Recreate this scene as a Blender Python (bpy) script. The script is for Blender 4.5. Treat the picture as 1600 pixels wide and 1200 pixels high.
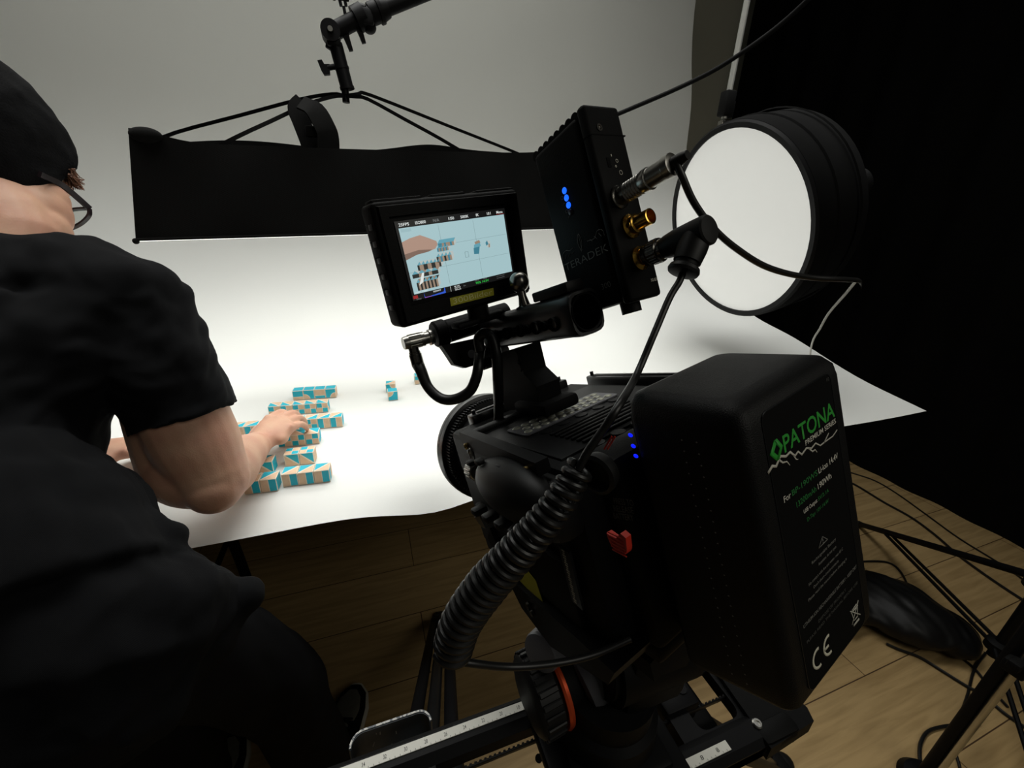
import bpy, bmesh, math, random
from mathutils import Vector, Matrix, noise
V = Vector
random.seed(7)
scene = bpy.context.scene
COL = scene.collection
for o in list(bpy.data.objects): bpy.data.objects.remove(o)

# ------------------------------------------------------------------ camera, world, lights, exposure
CAM_Z = 1.27
F_PX = 627.45
CR = (V((0.943626, -0.329211, 0.034508)), V((-0.092519, -0.3624, -0.927419)), V((0.317822, 0.871944, -0.372428)))  # right, down, forward
cam_d = bpy.data.cameras.new('camera')
cam = bpy.data.objects.new('camera', cam_d); COL.objects.link(cam)
cam_d.sensor_width = 36.0; cam_d.lens = 36.0 * F_PX / 1600.0
cam_d.clip_start = 0.02; cam_d.clip_end = 50
cam.matrix_world = Matrix.Translation((0, 0, CAM_Z)) @ Matrix((CR[0], -CR[1], -CR[2])).transposed().to_4x4()
scene.camera = cam
scene.view_settings.view_transform = 'Standard'
scene.view_settings.look = 'None'
scene.view_settings.gamma = 1.0
scene.view_settings.use_curve_mapping = False
scene.view_settings.exposure = 0.0
world = bpy.data.worlds.new('world'); scene.world = world
world.use_nodes = True
bg = world.node_tree.nodes['Background']
bg.inputs[0].default_value = (0.9, 0.85, 0.72, 1)
bg.inputs[1].default_value = 0.03
SOFTBOX_POWER = 3.0      # radiance of the strip diffuser
LAMP_POWER = 0.40         # radiance of the round lamp face

def area_light(name, loc, aim, size, power, col, spread=180):
    d = bpy.data.lights.new(name, 'AREA'); d.shape = 'RECTANGLE'; d.size, d.size_y = size; d.energy = power; d.color = col; d.spread = math.radians(spread)
    o = bpy.data.objects.new(name, d); COL.objects.link(o); o.location = loc
    o.rotation_euler = (Vector(aim)-Vector(loc)).to_track_quat('-Z', 'Y').to_euler(); return o
# fill lights added out of frame to raise and even out the brightness
area_light('added_table_fill', (0.15, 1.16, 2.25), (0.15, 1.165, 0.7), (3.2, 0.9), 15.5, (1.0, 1.0, 0.97), 90)  # added, unseen: brightens the paper on the table
area_light('added_backdrop_fill', (-0.1, 1.3, 2.9), (-0.1, 1.3, 0.7), (2.2, 1.0), 8, (1.0, 0.99, 0.9))  # added, unseen: wide fill that lifts the upper backdrop

area_light('added_floor_fill', (1.0, -0.95, 2.15), (0.75, 0.75, 0.0), (1.2, 0.8), 7.5, (1.0, 0.97, 0.86))  # added, unseen: brightens the floor from behind the camera

# ------------------------------------------------------------------ measuring helpers
C0 = V((0, 0, CAM_Z))
def ray(u, v): return CR[0]*((u-800)/F_PX) + CR[1]*((v-600)/F_PX) + CR[2]
def pt(u, v, t): return C0 + ray(u, v)*t
def onx(u, v, x): d = ray(u, v); return C0 + d*(x/d.x)
def ony(u, v, y): d = ray(u, v); return C0 + d*(y/d.y)
def onz(u, v, z): d = ray(u, v); return C0 + d*((z-CAM_Z)/d.z)
class Frame:
    def __init__(s, o, x, y, z, k=1.0): s.k, s.o, s.a = k, V(o), (V(x).normalized(), V(y).normalized(), V(z).normalized())
    def m(s): return Matrix.Translation(s.o) @ Matrix(s.a).transposed().to_4x4() @ Matrix.Diagonal((s.k, s.k, s.k, 1))
    def loc(s, u, v, ax, val):
        d = ray(u, v); dl = V([a.dot(d) for a in s.a]); ol = V([a.dot(C0-s.o) for a in s.a])
        return ol + dl*((val-ol[ax])/dl[ax])
    def w(s, l): return s.o + (s.a[0]*l[0] + s.a[1]*l[1] + s.a[2]*l[2])*s.k
    def inv(s, p): return V([a.dot(V(p)-s.o) for a in s.a])

def depth(p): return CR[2].dot(V(p)-C0)

# ------------------------------------------------------------------ materials
def mat(name, col, rough=0.5, metal=0.0, spec=0.5, noise_amt=0.0, noise_scale=40, bump=0.0, bump_scale=200, emit=None, sheen=0.0, trans=0.0, alpha=None, coat=0.0):
    m = bpy.data.materials.new(name); m.use_nodes = True
    nt = m.node_tree; b = nt.nodes['Principled BSDF']
    c = (*col, 1) if len(col) == 3 else col
    b.inputs['Base Color'].default_value = c
    b.inputs['Roughness'].default_value = rough
    b.inputs['Metallic'].default_value = metal
    b.inputs['Specular IOR Level'].default_value = spec
    if sheen: b.inputs['Sheen Weight'].default_value = sheen
    if trans: b.inputs['Transmission Weight'].default_value = trans
    if coat: b.inputs['Coat Weight'].default_value = coat
    if emit is not None:
        b.inputs['Emission Color'].default_value = (*emit[0], 1); b.inputs['Emission Strength'].default_value = emit[1]
    tc = nt.nodes.new('ShaderNodeTexCoord')
    if noise_amt:
        n = nt.nodes.new('ShaderNodeTexNoise'); n.inputs['Scale'].default_value = noise_scale; n.inputs['Detail'].default_value = 4
        nt.links.new(tc.outputs['Object'], n.inputs['Vector'])
        mx = nt.nodes.new('ShaderNodeMix'); mx.data_type = 'RGBA'
        mx.inputs[6].default_value = tuple(x*(1-noise_amt) for x in c[:3])+(1,); mx.inputs[7].default_value = tuple(min(1, x*(1+noise_amt)) for x in c[:3])+(1,)
        nt.links.new(n.outputs['Fac'], mx.inputs[0]); nt.links.new(mx.outputs[2], b.inputs['Base Color'])
    if bump:
        n2 = nt.nodes.new('ShaderNodeTexNoise'); n2.inputs['Scale'].default_value = bump_scale; n2.inputs['Detail'].default_value = 3
        nt.links.new(tc.outputs['Object'], n2.inputs['Vector'])
        bp = nt.nodes.new('ShaderNodeBump'); bp.inputs['Strength'].default_value = bump; bp.inputs['Distance'].default_value = 0.002
        nt.links.new(n2.outputs['Fac'], bp.inputs['Height']); nt.links.new(bp.outputs['Normal'], b.inputs['Normal'])
    return m
def weave(name, col, scale=900, rough=0.9, sheen=0.0, bump=0.4):
    m = mat(name, col, rough, spec=0.1, sheen=sheen, noise_amt=0.35, noise_scale=14)
    nt = m.node_tree; b = nt.nodes['Principled BSDF']
    tc = nt.nodes.new('ShaderNodeTexCoord'); w = nt.nodes.new('ShaderNodeTexWave')
    w.inputs['Scale'].default_value = scale; w.bands_direction = 'DIAGONAL'; w.inputs['Distortion'].default_value = 0.6
    nt.links.new(tc.outputs['Object'], w.inputs['Vector'])
    bp = nt.nodes.new('ShaderNodeBump'); bp.inputs['Strength'].default_value = bump; bp.inputs['Distance'].default_value = 0.001
    nt.links.new(w.outputs['Fac'], bp.inputs['Height']); nt.links.new(bp.outputs['Normal'], b.inputs['Normal'])
    return m
M = dict(
    plastic=mat('black_plastic', (0.0035, 0.0035, 0.0035), 0.6, spec=0.12, bump=0.12, bump_scale=900, noise_amt=0.2),
    battery=mat('battery_plastic', (0.0028, 0.0028, 0.0028), 0.5, spec=0.2, bump=0.25, bump_scale=1600, noise_amt=0.15),
    metal=mat('black_anodised', (0.0035, 0.0035, 0.004), 0.5, 0.0, spec=0.14, bump=0.05, bump_scale=1200, noise_amt=0.2),
    satin=mat('satin_black', (0.006, 0.0065, 0.007), 0.32, 0.0, spec=0.45, noise_amt=0.2),
    rubber=mat('black_rubber', (0.005, 0.005, 0.005), 0.5, spec=0.3, noise_amt=0.3, noise_scale=90),
    cable=mat('cable_rubber', (0.006, 0.006, 0.006), 0.4, spec=0.45, noise_amt=0.2),
    dull=mat('dull_black', (0.0025, 0.0025, 0.0025), 0.75, spec=0.1, noise_amt=0.3),
    grey=mat('grey_black', (0.10, 0.10, 0.112), 0.45, noise_amt=0.15, bump=0.1, bump_scale=700),
    navy=mat('navy_coating', (0.10, 0.118, 0.14), 0.5, noise_amt=0.25, noise_scale=30),
    chip=mat('worn_edge', (0.5, 0.5, 0.48), 0.6, noise_amt=0.3, noise_scale=80),
    steel=mat('steel', (0.55, 0.54, 0.5), 0.28, 1.0, noise_amt=0.1),
    pole=mat('pole_metal', (0.45, 0.45, 0.42), 0.5, 0.5, noise_amt=0.1),
    nickel=mat('nickel', (0.42, 0.41, 0.38), 0.3, 1.0, noise_amt=0.15),
    dark_steel=mat('dark_nickel', (0.22, 0.21, 0.19), 0.25, 1.0, noise_amt=0.15),
    gold=mat('gold_plating', (0.83, 0.5, 0.10), 0.22, 1.0, noise_amt=0.1),
    brass=mat('brass_screw', (0.5, 0.36, 0.14), 0.35, 1.0, noise_amt=0.15),
    red=mat('red_plastic', (0.55, 0.03, 0.015), 0.4, noise_amt=0.1),
    orange=mat('orange_anodised', (0.75, 0.10, 0.03), 0.3, 0.6, noise_amt=0.1),
    paper=mat('white_paper', (0.80, 0.808, 0.78), 0.85, spec=0.2, noise_amt=0.012, noise_scale=6, bump=0.04, bump_scale=300),
    wallgrey=mat('grey_wall_paint', (0.72, 0.72, 0.60), 0.9, spec=0.2, noise_amt=0.08, noise_scale=3),
    wallblack=mat('black_wall_paint', (0.006, 0.006, 0.006), 0.95, spec=0.1, noise_amt=0.2),
    curtain=mat('black_curtain', (0.004, 0.004, 0.004), 0.95, spec=0.05, noise_amt=0.3, noise_scale=20),
    softfab=weave('softbox_fabric', (0.005, 0.005, 0.0047), 260),
    shirt=weave('black_cotton', (0.0052, 0.0054, 0.0062), 700),
    trouser=weave('black_denim', (0.006, 0.0062, 0.007), 900),
    beanie=mat('black_knit', (0.006, 0.006, 0.0065), 0.95, spec=0.08, noise_amt=0.4, noise_scale=60, bump=0.5, bump_scale=350),
    hair=mat('auburn_hair', (0.16, 0.065, 0.03), 0.6, noise_amt=0.5, noise_scale=120),
    green=mat('green_print', (0.02, 0.36, 0.03), 0.6, noise_amt=0.06),
    dgreen=mat('dark_green_print', (0.01, 0.16, 0.03), 0.6, noise_amt=0.06),
    white_print=mat('white_print', (0.62, 0.60, 0.52), 0.6, noise_amt=0.06),
    cream_print=mat('cream_print', (0.75, 0.72, 0.58), 0.6, noise_amt=0.06),
    grey_print=mat('grey_print', (0.20, 0.195, 0.18), 0.6, noise_amt=0.06),
    dim_print=mat('dim_print', (0.075, 0.075, 0.07), 0.6, noise_amt=0.06),
    blue_led=mat('blue_led', (0.0, 0.05, 0.5), 0.4, emit=((0.01, 0.13, 1.0), 1.3)),
    blue_led_deep=mat('deep_blue_led', (0.0, 0.02, 0.5), 0.4, emit=((0.005, 0.015, 1.0), 1.0)),
    led_off=mat('unlit_led', (0.03, 0.02, 0.035), 0.3, noise_amt=0.1),
    yellow=mat('yellow_tape', (0.42, 0.40, 0.02), 0.5, noise_amt=0.08),
    yellow_text=mat('tape_lettering', (0.75, 0.74, 0.35), 0.5, noise_amt=0.05),
    ruler=mat('ruler_white', (0.78, 0.77, 0.70), 0.5, noise_amt=0.05),
    rule_ink=mat('ruler_ink', (0.10, 0.10, 0.09), 0.6, noise_amt=0.1),
    shoe_grey=mat('shoe_suede', (0.13, 0.13, 0.11), 0.9, noise_amt=0.3, noise_scale=60),
    shoe_white=mat('shoe_sole', (0.5, 0.48, 0.42), 0.6, noise_amt=0.1),
    window=mat('vent_plate', (0.34, 0.34, 0.28), 0.35, 0.4, noise_amt=0.15),
    ring=mat('lens_ring', (0.020, 0.020, 0.021), 0.28, 0.5, noise_amt=0.15),
    frame_brown=mat('glasses_acetate', (0.016, 0.010, 0.012), 0.3, noise_amt=0.3),
    teal=mat('teal_paint', (0.0, 0.45, 0.60), 0.5, noise_amt=0.08, noise_scale=60),
    tan=mat('bare_beech', (0.74, 0.52, 0.34), 0.6, noise_amt=0.12, noise_scale=90),
    pale=mat('pale_beech', (0.84, 0.74, 0.60), 0.6, noise_amt=0.06, noise_scale=90),
    ink=mat('tattoo_ink', (0.03, 0.03, 0.035), 0.6, noise_amt=0.2),
    whitecable=mat('white_cable', (0.6, 0.6, 0.56), 0.5, noise_amt=0.05),
    lens_glass=mat('spectacle_lens', (0.9, 0.95, 0.93), 0.02, trans=1.0),
)
def skin_mat():
    m = mat('skin', (0.60, 0.34, 0.23), 0.5, spec=0.35, bump=0.15, bump_scale=420)
    nt = m.node_tree; b = nt.nodes['Principled BSDF']
    b.inputs['Subsurface Weight'].default_value = 0.12
    b.inputs['Subsurface Radius'].default_value = (0.012, 0.005, 0.003)
    tc = nt.nodes.new('ShaderNodeTexCoord'); n = nt.nodes.new('ShaderNodeTexNoise'); n.inputs['Scale'].default_value = 22; n.inputs['Detail'].default_value = 5
    r = nt.nodes.new('ShaderNodeValToRGB'); r.color_ramp.elements[0].position = 0.3; r.color_ramp.elements[0].color = (0.58, 0.30, 0.21, 1)
    r.color_ramp.elements[1].position = 0.7; r.color_ramp.elements[1].color = (0.64, 0.385, 0.26, 1)
    nt.links.new(tc.outputs['Object'], n.inputs['Vector']); nt.links.new(n.outputs['Fac'], r.inputs[0]); nt.links.new(r.outputs[0], b.inputs['Base Color'])
    return m
M['skin'] = skin_mat()
def chipped():
    m = mat('chipped_rim', (0.10, 0.118, 0.14), 0.55); nt = m.node_tree; b = nt.nodes['Principled BSDF']
    tc = nt.nodes.new('ShaderNodeTexCoord'); n = nt.nodes.new('ShaderNodeTexNoise'); n.inputs['Scale'].default_value = 260; n.inputs['Detail'].default_value = 3
    r = nt.nodes.new('ShaderNodeValToRGB'); r.color_ramp.elements[0].position = 0.46; r.color_ramp.elements[0].color = (0.12, 0.135, 0.15, 1); r.color_ramp.elements[1].position = 0.52; r.color_ramp.elements[1].color = (0.62, 0.61, 0.57, 1)
    nt.links.new(tc.outputs['Object'], n.inputs['Vector']); nt.links.new(n.outputs['Fac'], r.inputs[0]); nt.links.new(r.outputs[0], b.inputs['Base Color']); return m
M['chipped'] = chipped()
def floor_mat():
    m = bpy.data.materials.new('oak_laminate'); m.use_nodes = True
    nt = m.node_tree; b = nt.nodes['Principled BSDF']; b.inputs['Roughness'].default_value = 0.5; b.inputs['Specular IOR Level'].default_value = 0.3
    tc = nt.nodes.new('ShaderNodeTexCoord'); mp = nt.nodes.new('ShaderNodeMapping'); mp.inputs['Location'].default_value = (0.055, 0.175, 0)
    nt.links.new(tc.outputs['Object'], mp.inputs['Vector'])
    br = nt.nodes.new('ShaderNodeTexBrick'); br.offset = 0.37; br.squash = 1.0
    br.inputs['Scale'].default_value = 1.0; br.inputs['Brick Width'].default_value = 1.28; br.inputs['Row Height'].default_value = 0.213
    br.inputs['Mortar Size'].default_value = 0.0016; br.inputs['Mortar Smooth'].default_value = 0.2; br.inputs['Bias'].default_value = 0.0
    br.inputs['Color1'].default_value = (0.47, 0.325, 0.150, 1); br.inputs['Color2'].default_value = (0.42, 0.285, 0.128, 1); br.inputs['Mortar'].default_value = (0.075, 0.04, 0.018, 1)
    nt.links.new(mp.outputs['Vector'], br.inputs['Vector'])
    mp2 = nt.nodes.new('ShaderNodeMapping'); mp2.inputs['Scale'].default_value = (2.0, 26, 1)
    nt.links.new(tc.outputs['Object'], mp2.inputs['Vector'])
    n = nt.nodes.new('ShaderNodeTexNoise'); n.inputs['Scale'].default_value = 2.2; n.inputs['Detail'].default_value = 6; n.inputs['Distortion'].default_value = 0.7
    nt.links.new(mp2.outputs['Vector'], n.inputs['Vector'])
    r = nt.nodes.new('ShaderNodeValToRGB'); r.color_ramp.elements[0].position = 0.3; r.color_ramp.elements[0].color = (0.72, 0.70, 0.66, 1); r.color_ramp.elements[1].position = 0.62; r.color_ramp.elements[1].color = (1, 1, 1, 1)
    nt.links.new(n.outputs['Fac'], r.inputs[0])
    mx = nt.nodes.new('ShaderNodeMix'); mx.data_type = 'RGBA'; mx.blend_type = 'MULTIPLY'; mx.inputs[0].default_value = 1
    nt.links.new(br.outputs['Color'], mx.inputs[6]); nt.links.new(r.outputs[0], mx.inputs[7]); nt.links.new(mx.outputs[2], b.inputs['Base Color'])
    return m
M['floor'] = floor_mat()
_em = {}
def emis(col, k=1.0):
    key = (col, k)
    if key not in _em:
        _em[key] = mat('screen_glow', (0.01, 0.01, 0.01), 0.35, emit=(col, k))
    return _em[key]

# ------------------------------------------------------------------ mesh builder
def catmull(P, n=6):
    P = [V(p) for p in P]
    if len(P) < 3: return P
    out = []
    for i in range(len(P)-1):
        p0 = P[i-1] if i else P[0]*2-P[1]; p1 = P[i]; p2 = P[i+1]; p3 = P[i+2] if i+2 < len(P) else P[-1]*2-P[-2]
        for k in range(n):
            t = k/n
            out.append(0.5*((2*p1)+(p2-p0)*t+(2*p0-5*p1+4*p2-p3)*t*t+(3*p1-p0-3*p2+p3)*t**3))
    out.append(P[-1]); return out
def basis(ax, hint=None):
    ax = V(ax).normalized(); h = V(hint) if hint is not None else (V((0, 0, 1)) if abs(ax.z) < 0.9 else V((1, 0, 0)))
    a = h - ax*h.dot(ax)
    if a.length < 1e-6: a = ax.orthogonal()
    a.normalize(); return a, ax.cross(a)
class MB:
    def __init__(s): s.bm = bmesh.new(); s.mi = 0
    def _f(s, vs):
        try: f = s.bm.faces.new(vs); f.material_index = s.mi; f.smooth = True; return f
        except ValueError: return None
    def box(s, c, d, bevel=0.0, seg=2, rot=None):
        m = Matrix.Translation(V(c)) @ (rot.to_4x4() if rot is not None else Matrix.Identity(4)) @ Matrix.Diagonal((d[0], d[1], d[2], 1))
        r = bmesh.ops.create_cube(s.bm, size=1, matrix=m); vs = r['verts']
        fs = list({f for v in vs for f in v.link_faces})
        for f in fs: f.material_index = s.mi; f.smooth = True
        if bevel:
            es = list({e for v in vs for e in v.link_edges})
            rb = bmesh.ops.bevel(s.bm, geom=es, offset=min(bevel, min(d)*0.49), segments=seg, profile=0.5, affect='EDGES', clamp_overlap=True)
            for f in rb['faces']: f.material_index = s.mi; f.smooth = True
        return s
    def loft(s, rings, caps=True, closed=False):
        R = [[s.bm.verts.new(p) for p in r] for r in rings]; n = len(R[0])
        seq = list(range(len(R)-1)) + ([len(R)-1] if closed else [])
        for i in seq:
            a, b = R[i], R[(i+1) % len(R)]
            for k in range(n): s._f((a[k], a[(k+1) % n], b[(k+1) % n], b[k]))
        if caps and not closed: s._f(R[0][::-1]); s._f(R[-1])
        return s
    def circ(s, c, a, b, r, n, r2=None): r2 = r if r2 is None else r2; return [V(c)+a*(r*math.cos(2*math.pi*k/n))+b*(r2*math.sin(2*math.pi*k/n)) for k in range(n)]
    def cyl(s, p0, p1, r0, r1=None, n=24, caps=True):
        p0, p1 = V(p0), V(p1); a, b = basis(p1-p0); r1 = r0 if r1 is None else r1
        return s.loft([s.circ(p0, a, b, r0, n), s.circ(p1, a, b, r1, n)], caps)
    def lathe(s, prof, p0, ax, n=32, caps=True, closed=False):
        ax = V(ax).normalized(); a, b = basis(ax)
        return s.loft([s.circ(V(p0)+ax*h, a, b, max(r, 1e-5), n) for r, h in prof], caps, closed)
    def tube(s, P, r, n=10, sub=6, caps=True):
        P = catmull(P, sub) if sub else [V(p) for p in P]
        rs = r if callable(r) else (lambda t: r)
        a = None; rings = []
        for i, p in enumerate(P):
            d = (P[min(i+1, len(P)-1)]-P[max(i-1, 0)]).normalized()
            if a is None: a, b = basis(d)
            else:
                a = (a-d*a.dot(d)).normalized(); b = d.cross(a)
            rings.append(s.circ(p, a, b, rs(i/(len(P)-1)), n))
        return s.loft(rings, caps)
    def ball(s, c, r, rot=None, u=20, v=14):
        r = (r, r, r) if not hasattr(r, '__len__') else r
        m = Matrix.Translation(V(c)) @ (rot.to_4x4() if rot is not None else Matrix.Identity(4)) @ Matrix.Diagonal((*r, 1))
        q = bmesh.ops.create_uvsphere(s.bm, u_segments=u, v_segments=v, radius=1, matrix=m)
        for f in {f for w in q['verts'] for f in w.link_faces}: f.material_index = s.mi; f.smooth = True
        return s
    def prism(s, pts, d):
        pts = [V(p) for p in pts]; d = V(d)
        a = [s.bm.verts.new(p) for p in pts]; b = [s.bm.verts.new(p+d) for p in pts]; n = len(a)
        s._f(a[::-1]); s._f(b)
        for k in range(n): s._f((a[k], a[(k+1) % n], b[(k+1) % n], b[k]))
        return s
    def poly(s, pts): s._f([s.bm.verts.new(V(p)) for p in pts]); return s
    def ribbon(s, P, w, t, nrm):
        """flat strip through P, width w across nrm, thickness t"""
        P = [V(p) for p in P]; rings = []
        for i, p in enumerate(P):
            d = (P[min(i+1, len(P)-1)]-P[max(i-1, 0)]).normalized(); b = V(nrm[i] if isinstance(nrm, list) else nrm); b = (b-d*b.dot(d)).normalized(); c = d.cross(b)
            rings.append([p+b*w/2+c*t/2, p-b*w/2+c*t/2, p-b*w/2-c*t/2, p+b*w/2-c*t/2])
        return s.loft(rings)
    def text(s, txt, bl, xd, yd, w, h, lift=0.00012, bold=0.0, shear=0.0):
        cu = bpy.data.curves.new('t', 'FONT'); cu.body = txt; cu.offset = bold; cu.shear = shear; cu.resolution_u = 3
        ob = bpy.data.objects.new('t', cu); me = ob.to_mesh()
        xs = [v.co.x for v in me.vertices]; ys = [v.co.y for v in me.vertices]
        x0, x1, y1 = min(xs), max(xs), max(ys)
        xd, yd = V(xd).normalized(), V(yd).normalized(); nz = xd.cross(yd)
        k = w/(x1-x0); ky = h/y1
        vs = [s.bm.verts.new(V(bl)+xd*((v.co.x-x0)*k)+yd*(v.co.y*ky)+nz*lift) for v in me.vertices]
        for p in me.polygons: s._f([vs[i] for i in p.vertices])
        ob.to_mesh_clear(); bpy.data.objects.remove(ob); bpy.data.curves.remove(cu)
        return s
    def build(s, name, mats, parent=None, sharp=35, recalc=True):
        if recalc: bmesh.ops.recalc_face_normals(s.bm, faces=s.bm.faces)
        me = bpy.data.meshes.new(name); s.bm.to_mesh(me); s.bm.free()
        for m in (mats if isinstance(mats, (list, tuple)) else [mats]): me.materials.append(M[m] if isinstance(m, str) else m)
        if sharp: me.set_sharp_from_angle(angle=math.radians(sharp))
        o = bpy.data.objects.new(name, me); COL.objects.link(o)
        if parent is not None: o.parent = parent
        return o
def tag(o, label, cat, group=None):
    o['label'] = label; o['category'] = cat
    if group: o['group'] = group
    return o
def thing(name, label, cat, m=None, group=None):
    o = bpy.data.objects.new(name, None); COL.objects.link(o); o.empty_display_size = 0.05
    if m is not None: o.matrix_world = m
    return tag(o, label, cat, group)
def struct(o): o['kind'] = 'structure'; return o
def recentre(o, c):
    """put a mesh thing's origin at c (its base)"""
    c = V(c); o.data.transform(Matrix.Translation(-c)); o.location = c; return o

# frames of the camera rig
RIG = Frame((0.147815, 0.115138, 1.195786), (0.96104, 0.231716, 0.150695), (-0.172146, 0.928307, -0.329564), (-0.216256, 0.290782, 0.932029))
# ------------------------------------------------------------------ setting
TABLE_Z = 0.741
def slab(name, c, d, m):
    o = MB().box(c, d).build(name, m); struct(o); return recentre(o, c)
slab('floor', (0.6, 1.0, -0.05), (4.6, 4.2, 0.1), 'floor')
slab('wall_back', (0.6, 3.0, 1.45), (4.6, 0.1, 3.1), 'wallgrey')
slab('wall_right', (2.95, 1.0, 1.45), (0.1, 4.2, 3.1), 'wallblack')
slab('wall_left', (-1.75, 1.0, 1.45), (0.1, 4.2, 3.1), 'wallblack')
slab('ceiling', (0.6, 1.0, 3.05), (4.6, 4.2, 0.1), 'wallblack')

# black curtain along the right side, folds run vertically
def build_curtain():
    mb = MB(); n = 150; rows = [0.0, 0.02, 1.0, 2.0, 2.95]
    y0, y1 = -0.9, 2.77
    prof = []
    for i in range(n+1):
        s = i/n; y = y0+(y1-y0)*s
        x = 2.66 + 0.022*math.sin(s*95) + 0.012*math.sin(s*41+1.2)
        prof.append((x, y))
    outer = []
    for z in rows:
        k = 0.35+0.65*min(1, z/1.0)
        outer.append([V((2.66+(x-2.66)*k, y, z)) for x, y in prof] + [V((2.66+(x-2.66)*k+0.012, y, z)) for x, y in reversed(prof)])
    mb.loft(outer)
    o = mb.build('curtain', 'curtain', sharp=60)
    tag(o, 'black floor-length curtain closing off the right side of the studio', 'curtain'); return recentre(o, (2.66, 1.0, 0))
build_curtain()

# white paper sweep over the table and up the wall
def paper_profile(x):
    """(y, z) list of the paper from the front edge of the table up to its top"""
    k = min(1, max(0, (x-0.55)/1.14))
    k = k*k*(3-2*k)
    flat = [(0.672, TABLE_Z), (0.90, TABLE_Z+0.0), (1.15, TABLE_Z), (1.40, TABLE_Z+0.004), (1.62, 0.790), (1.83, 0.96), (2.0, 1.26), (2.09, 1.6), (2.14, 2.0), (2.16, 2.4), (2.17, 2.8)]
    edge = [(0.672, TABLE_Z), (0.90, 0.779), (1.163, 0.853), (1.41, 0.912), (1.63, 1.03), (1.84, 1.25), (2.0, 1.53), (2.09, 1.77), (2.13, 2.05), (2.155, 2.4), (2.17, 2.8)]
    return [(a[0]+(b[0]-a[0])*k, a[1]+(b[1]-a[1])*k) for a, b in zip(flat, edge)]
def build_paper():
    mb = MB(); x0, x1, nx = -1.45, 1.70, 90
    cols = []
    for i in range(nx+1):
        x = x0+(x1-x0)*i/nx
        P = catmull([V((0, y, z)) for y, z in paper_profile(x)], 6)
        # front lip: curls down between the middle of the table and the camera
        lip = math.exp(-((x-0.09)/0.11)**2)
        wave = 0.006*math.sin(x*7+0.5)
        col = []
        for p in P:
            y, z = p.y, p.z
            f = max(0, 1-(y-0.672)/0.10)
            z -= lip*0.042*f**2; y += 0.6*wave*f + 0.016*lip*f
            z += 0.0010*math.sin(x*9+y*5)*(1 if y > 1.4 else 0)
            xx = x
            if x > 1.2:
                e = (x-1.2)/0.5
                if z > 1.3: xx += e*0.012*math.sin(z*7.0+0.8); 
                y += -0.030*e*e*math.exp(-((z-1.84)/0.20)**2)
            col.append(V((xx, y, z+0.0012)))
        cols.append(col)
    th = 0.0008
    top = [[mb.bm.verts.new(p) for p in c] for c in cols]
    bot = [[mb.bm.verts.new(p+V((0, 0.0005, -th))) for p in c] for c in cols]
    ny = len(top[0])
    for i in range(nx):
        for j in range(ny-1):
            mb._f((top[i][j], top[i+1][j], top[i+1][j+1], top[i][j+1])); mb._f((bot[i][j], bot[i][j+1], bot[i+1][j+1], bot[i+1][j]))
    for i in range(nx):
        for j in (0, ny-1): mb._f((top[i][j], bot[i][j], bot[i+1][j], top[i+1][j]))
    for j in range(ny-1):
        for i in (0, nx): mb._f((top[i][j], top[i][j+1], bot[i][j+1], bot[i][j]))
    o = mb.build('paper_backdrop', 'paper', sharp=50)
    tag(o, 'seamless white paper sweeping from the tabletop up the back wall', 'backdrop'); return recentre(o, (0.1, 0.7, TABLE_Z))
build_paper()

# table under the paper
def build_table():
    t = thing('table', 'dark table on splayed trestle legs hidden under the white paper', 'table', Matrix.Translation((0.1, 1.05, 0)))
    MB().box((0, 0.03, 0.7225), (2.5, 0.60, 0.034), 0.004).build('tabletop', 'dull', t)
    for x in (-0.62, 0.95):
        a = MB().box((x, 0, 0.69), (0.06, 0.56, 0.03), 0.004).build('crossbar', 'dull', t)
        for sy in (-1, 1):
            MB().tube([(x, sy*0.22, 0.69), (x, sy*0.31, 0.0)], 0.016, 12, 0).build('leg', 'dull', t)
        MB().tube([(x, -0.27, 0.25), (x, 0.27, 0.25)], 0.009, 8, 0).build('brace', 'dull', t)
    return t
build_table()

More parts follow.
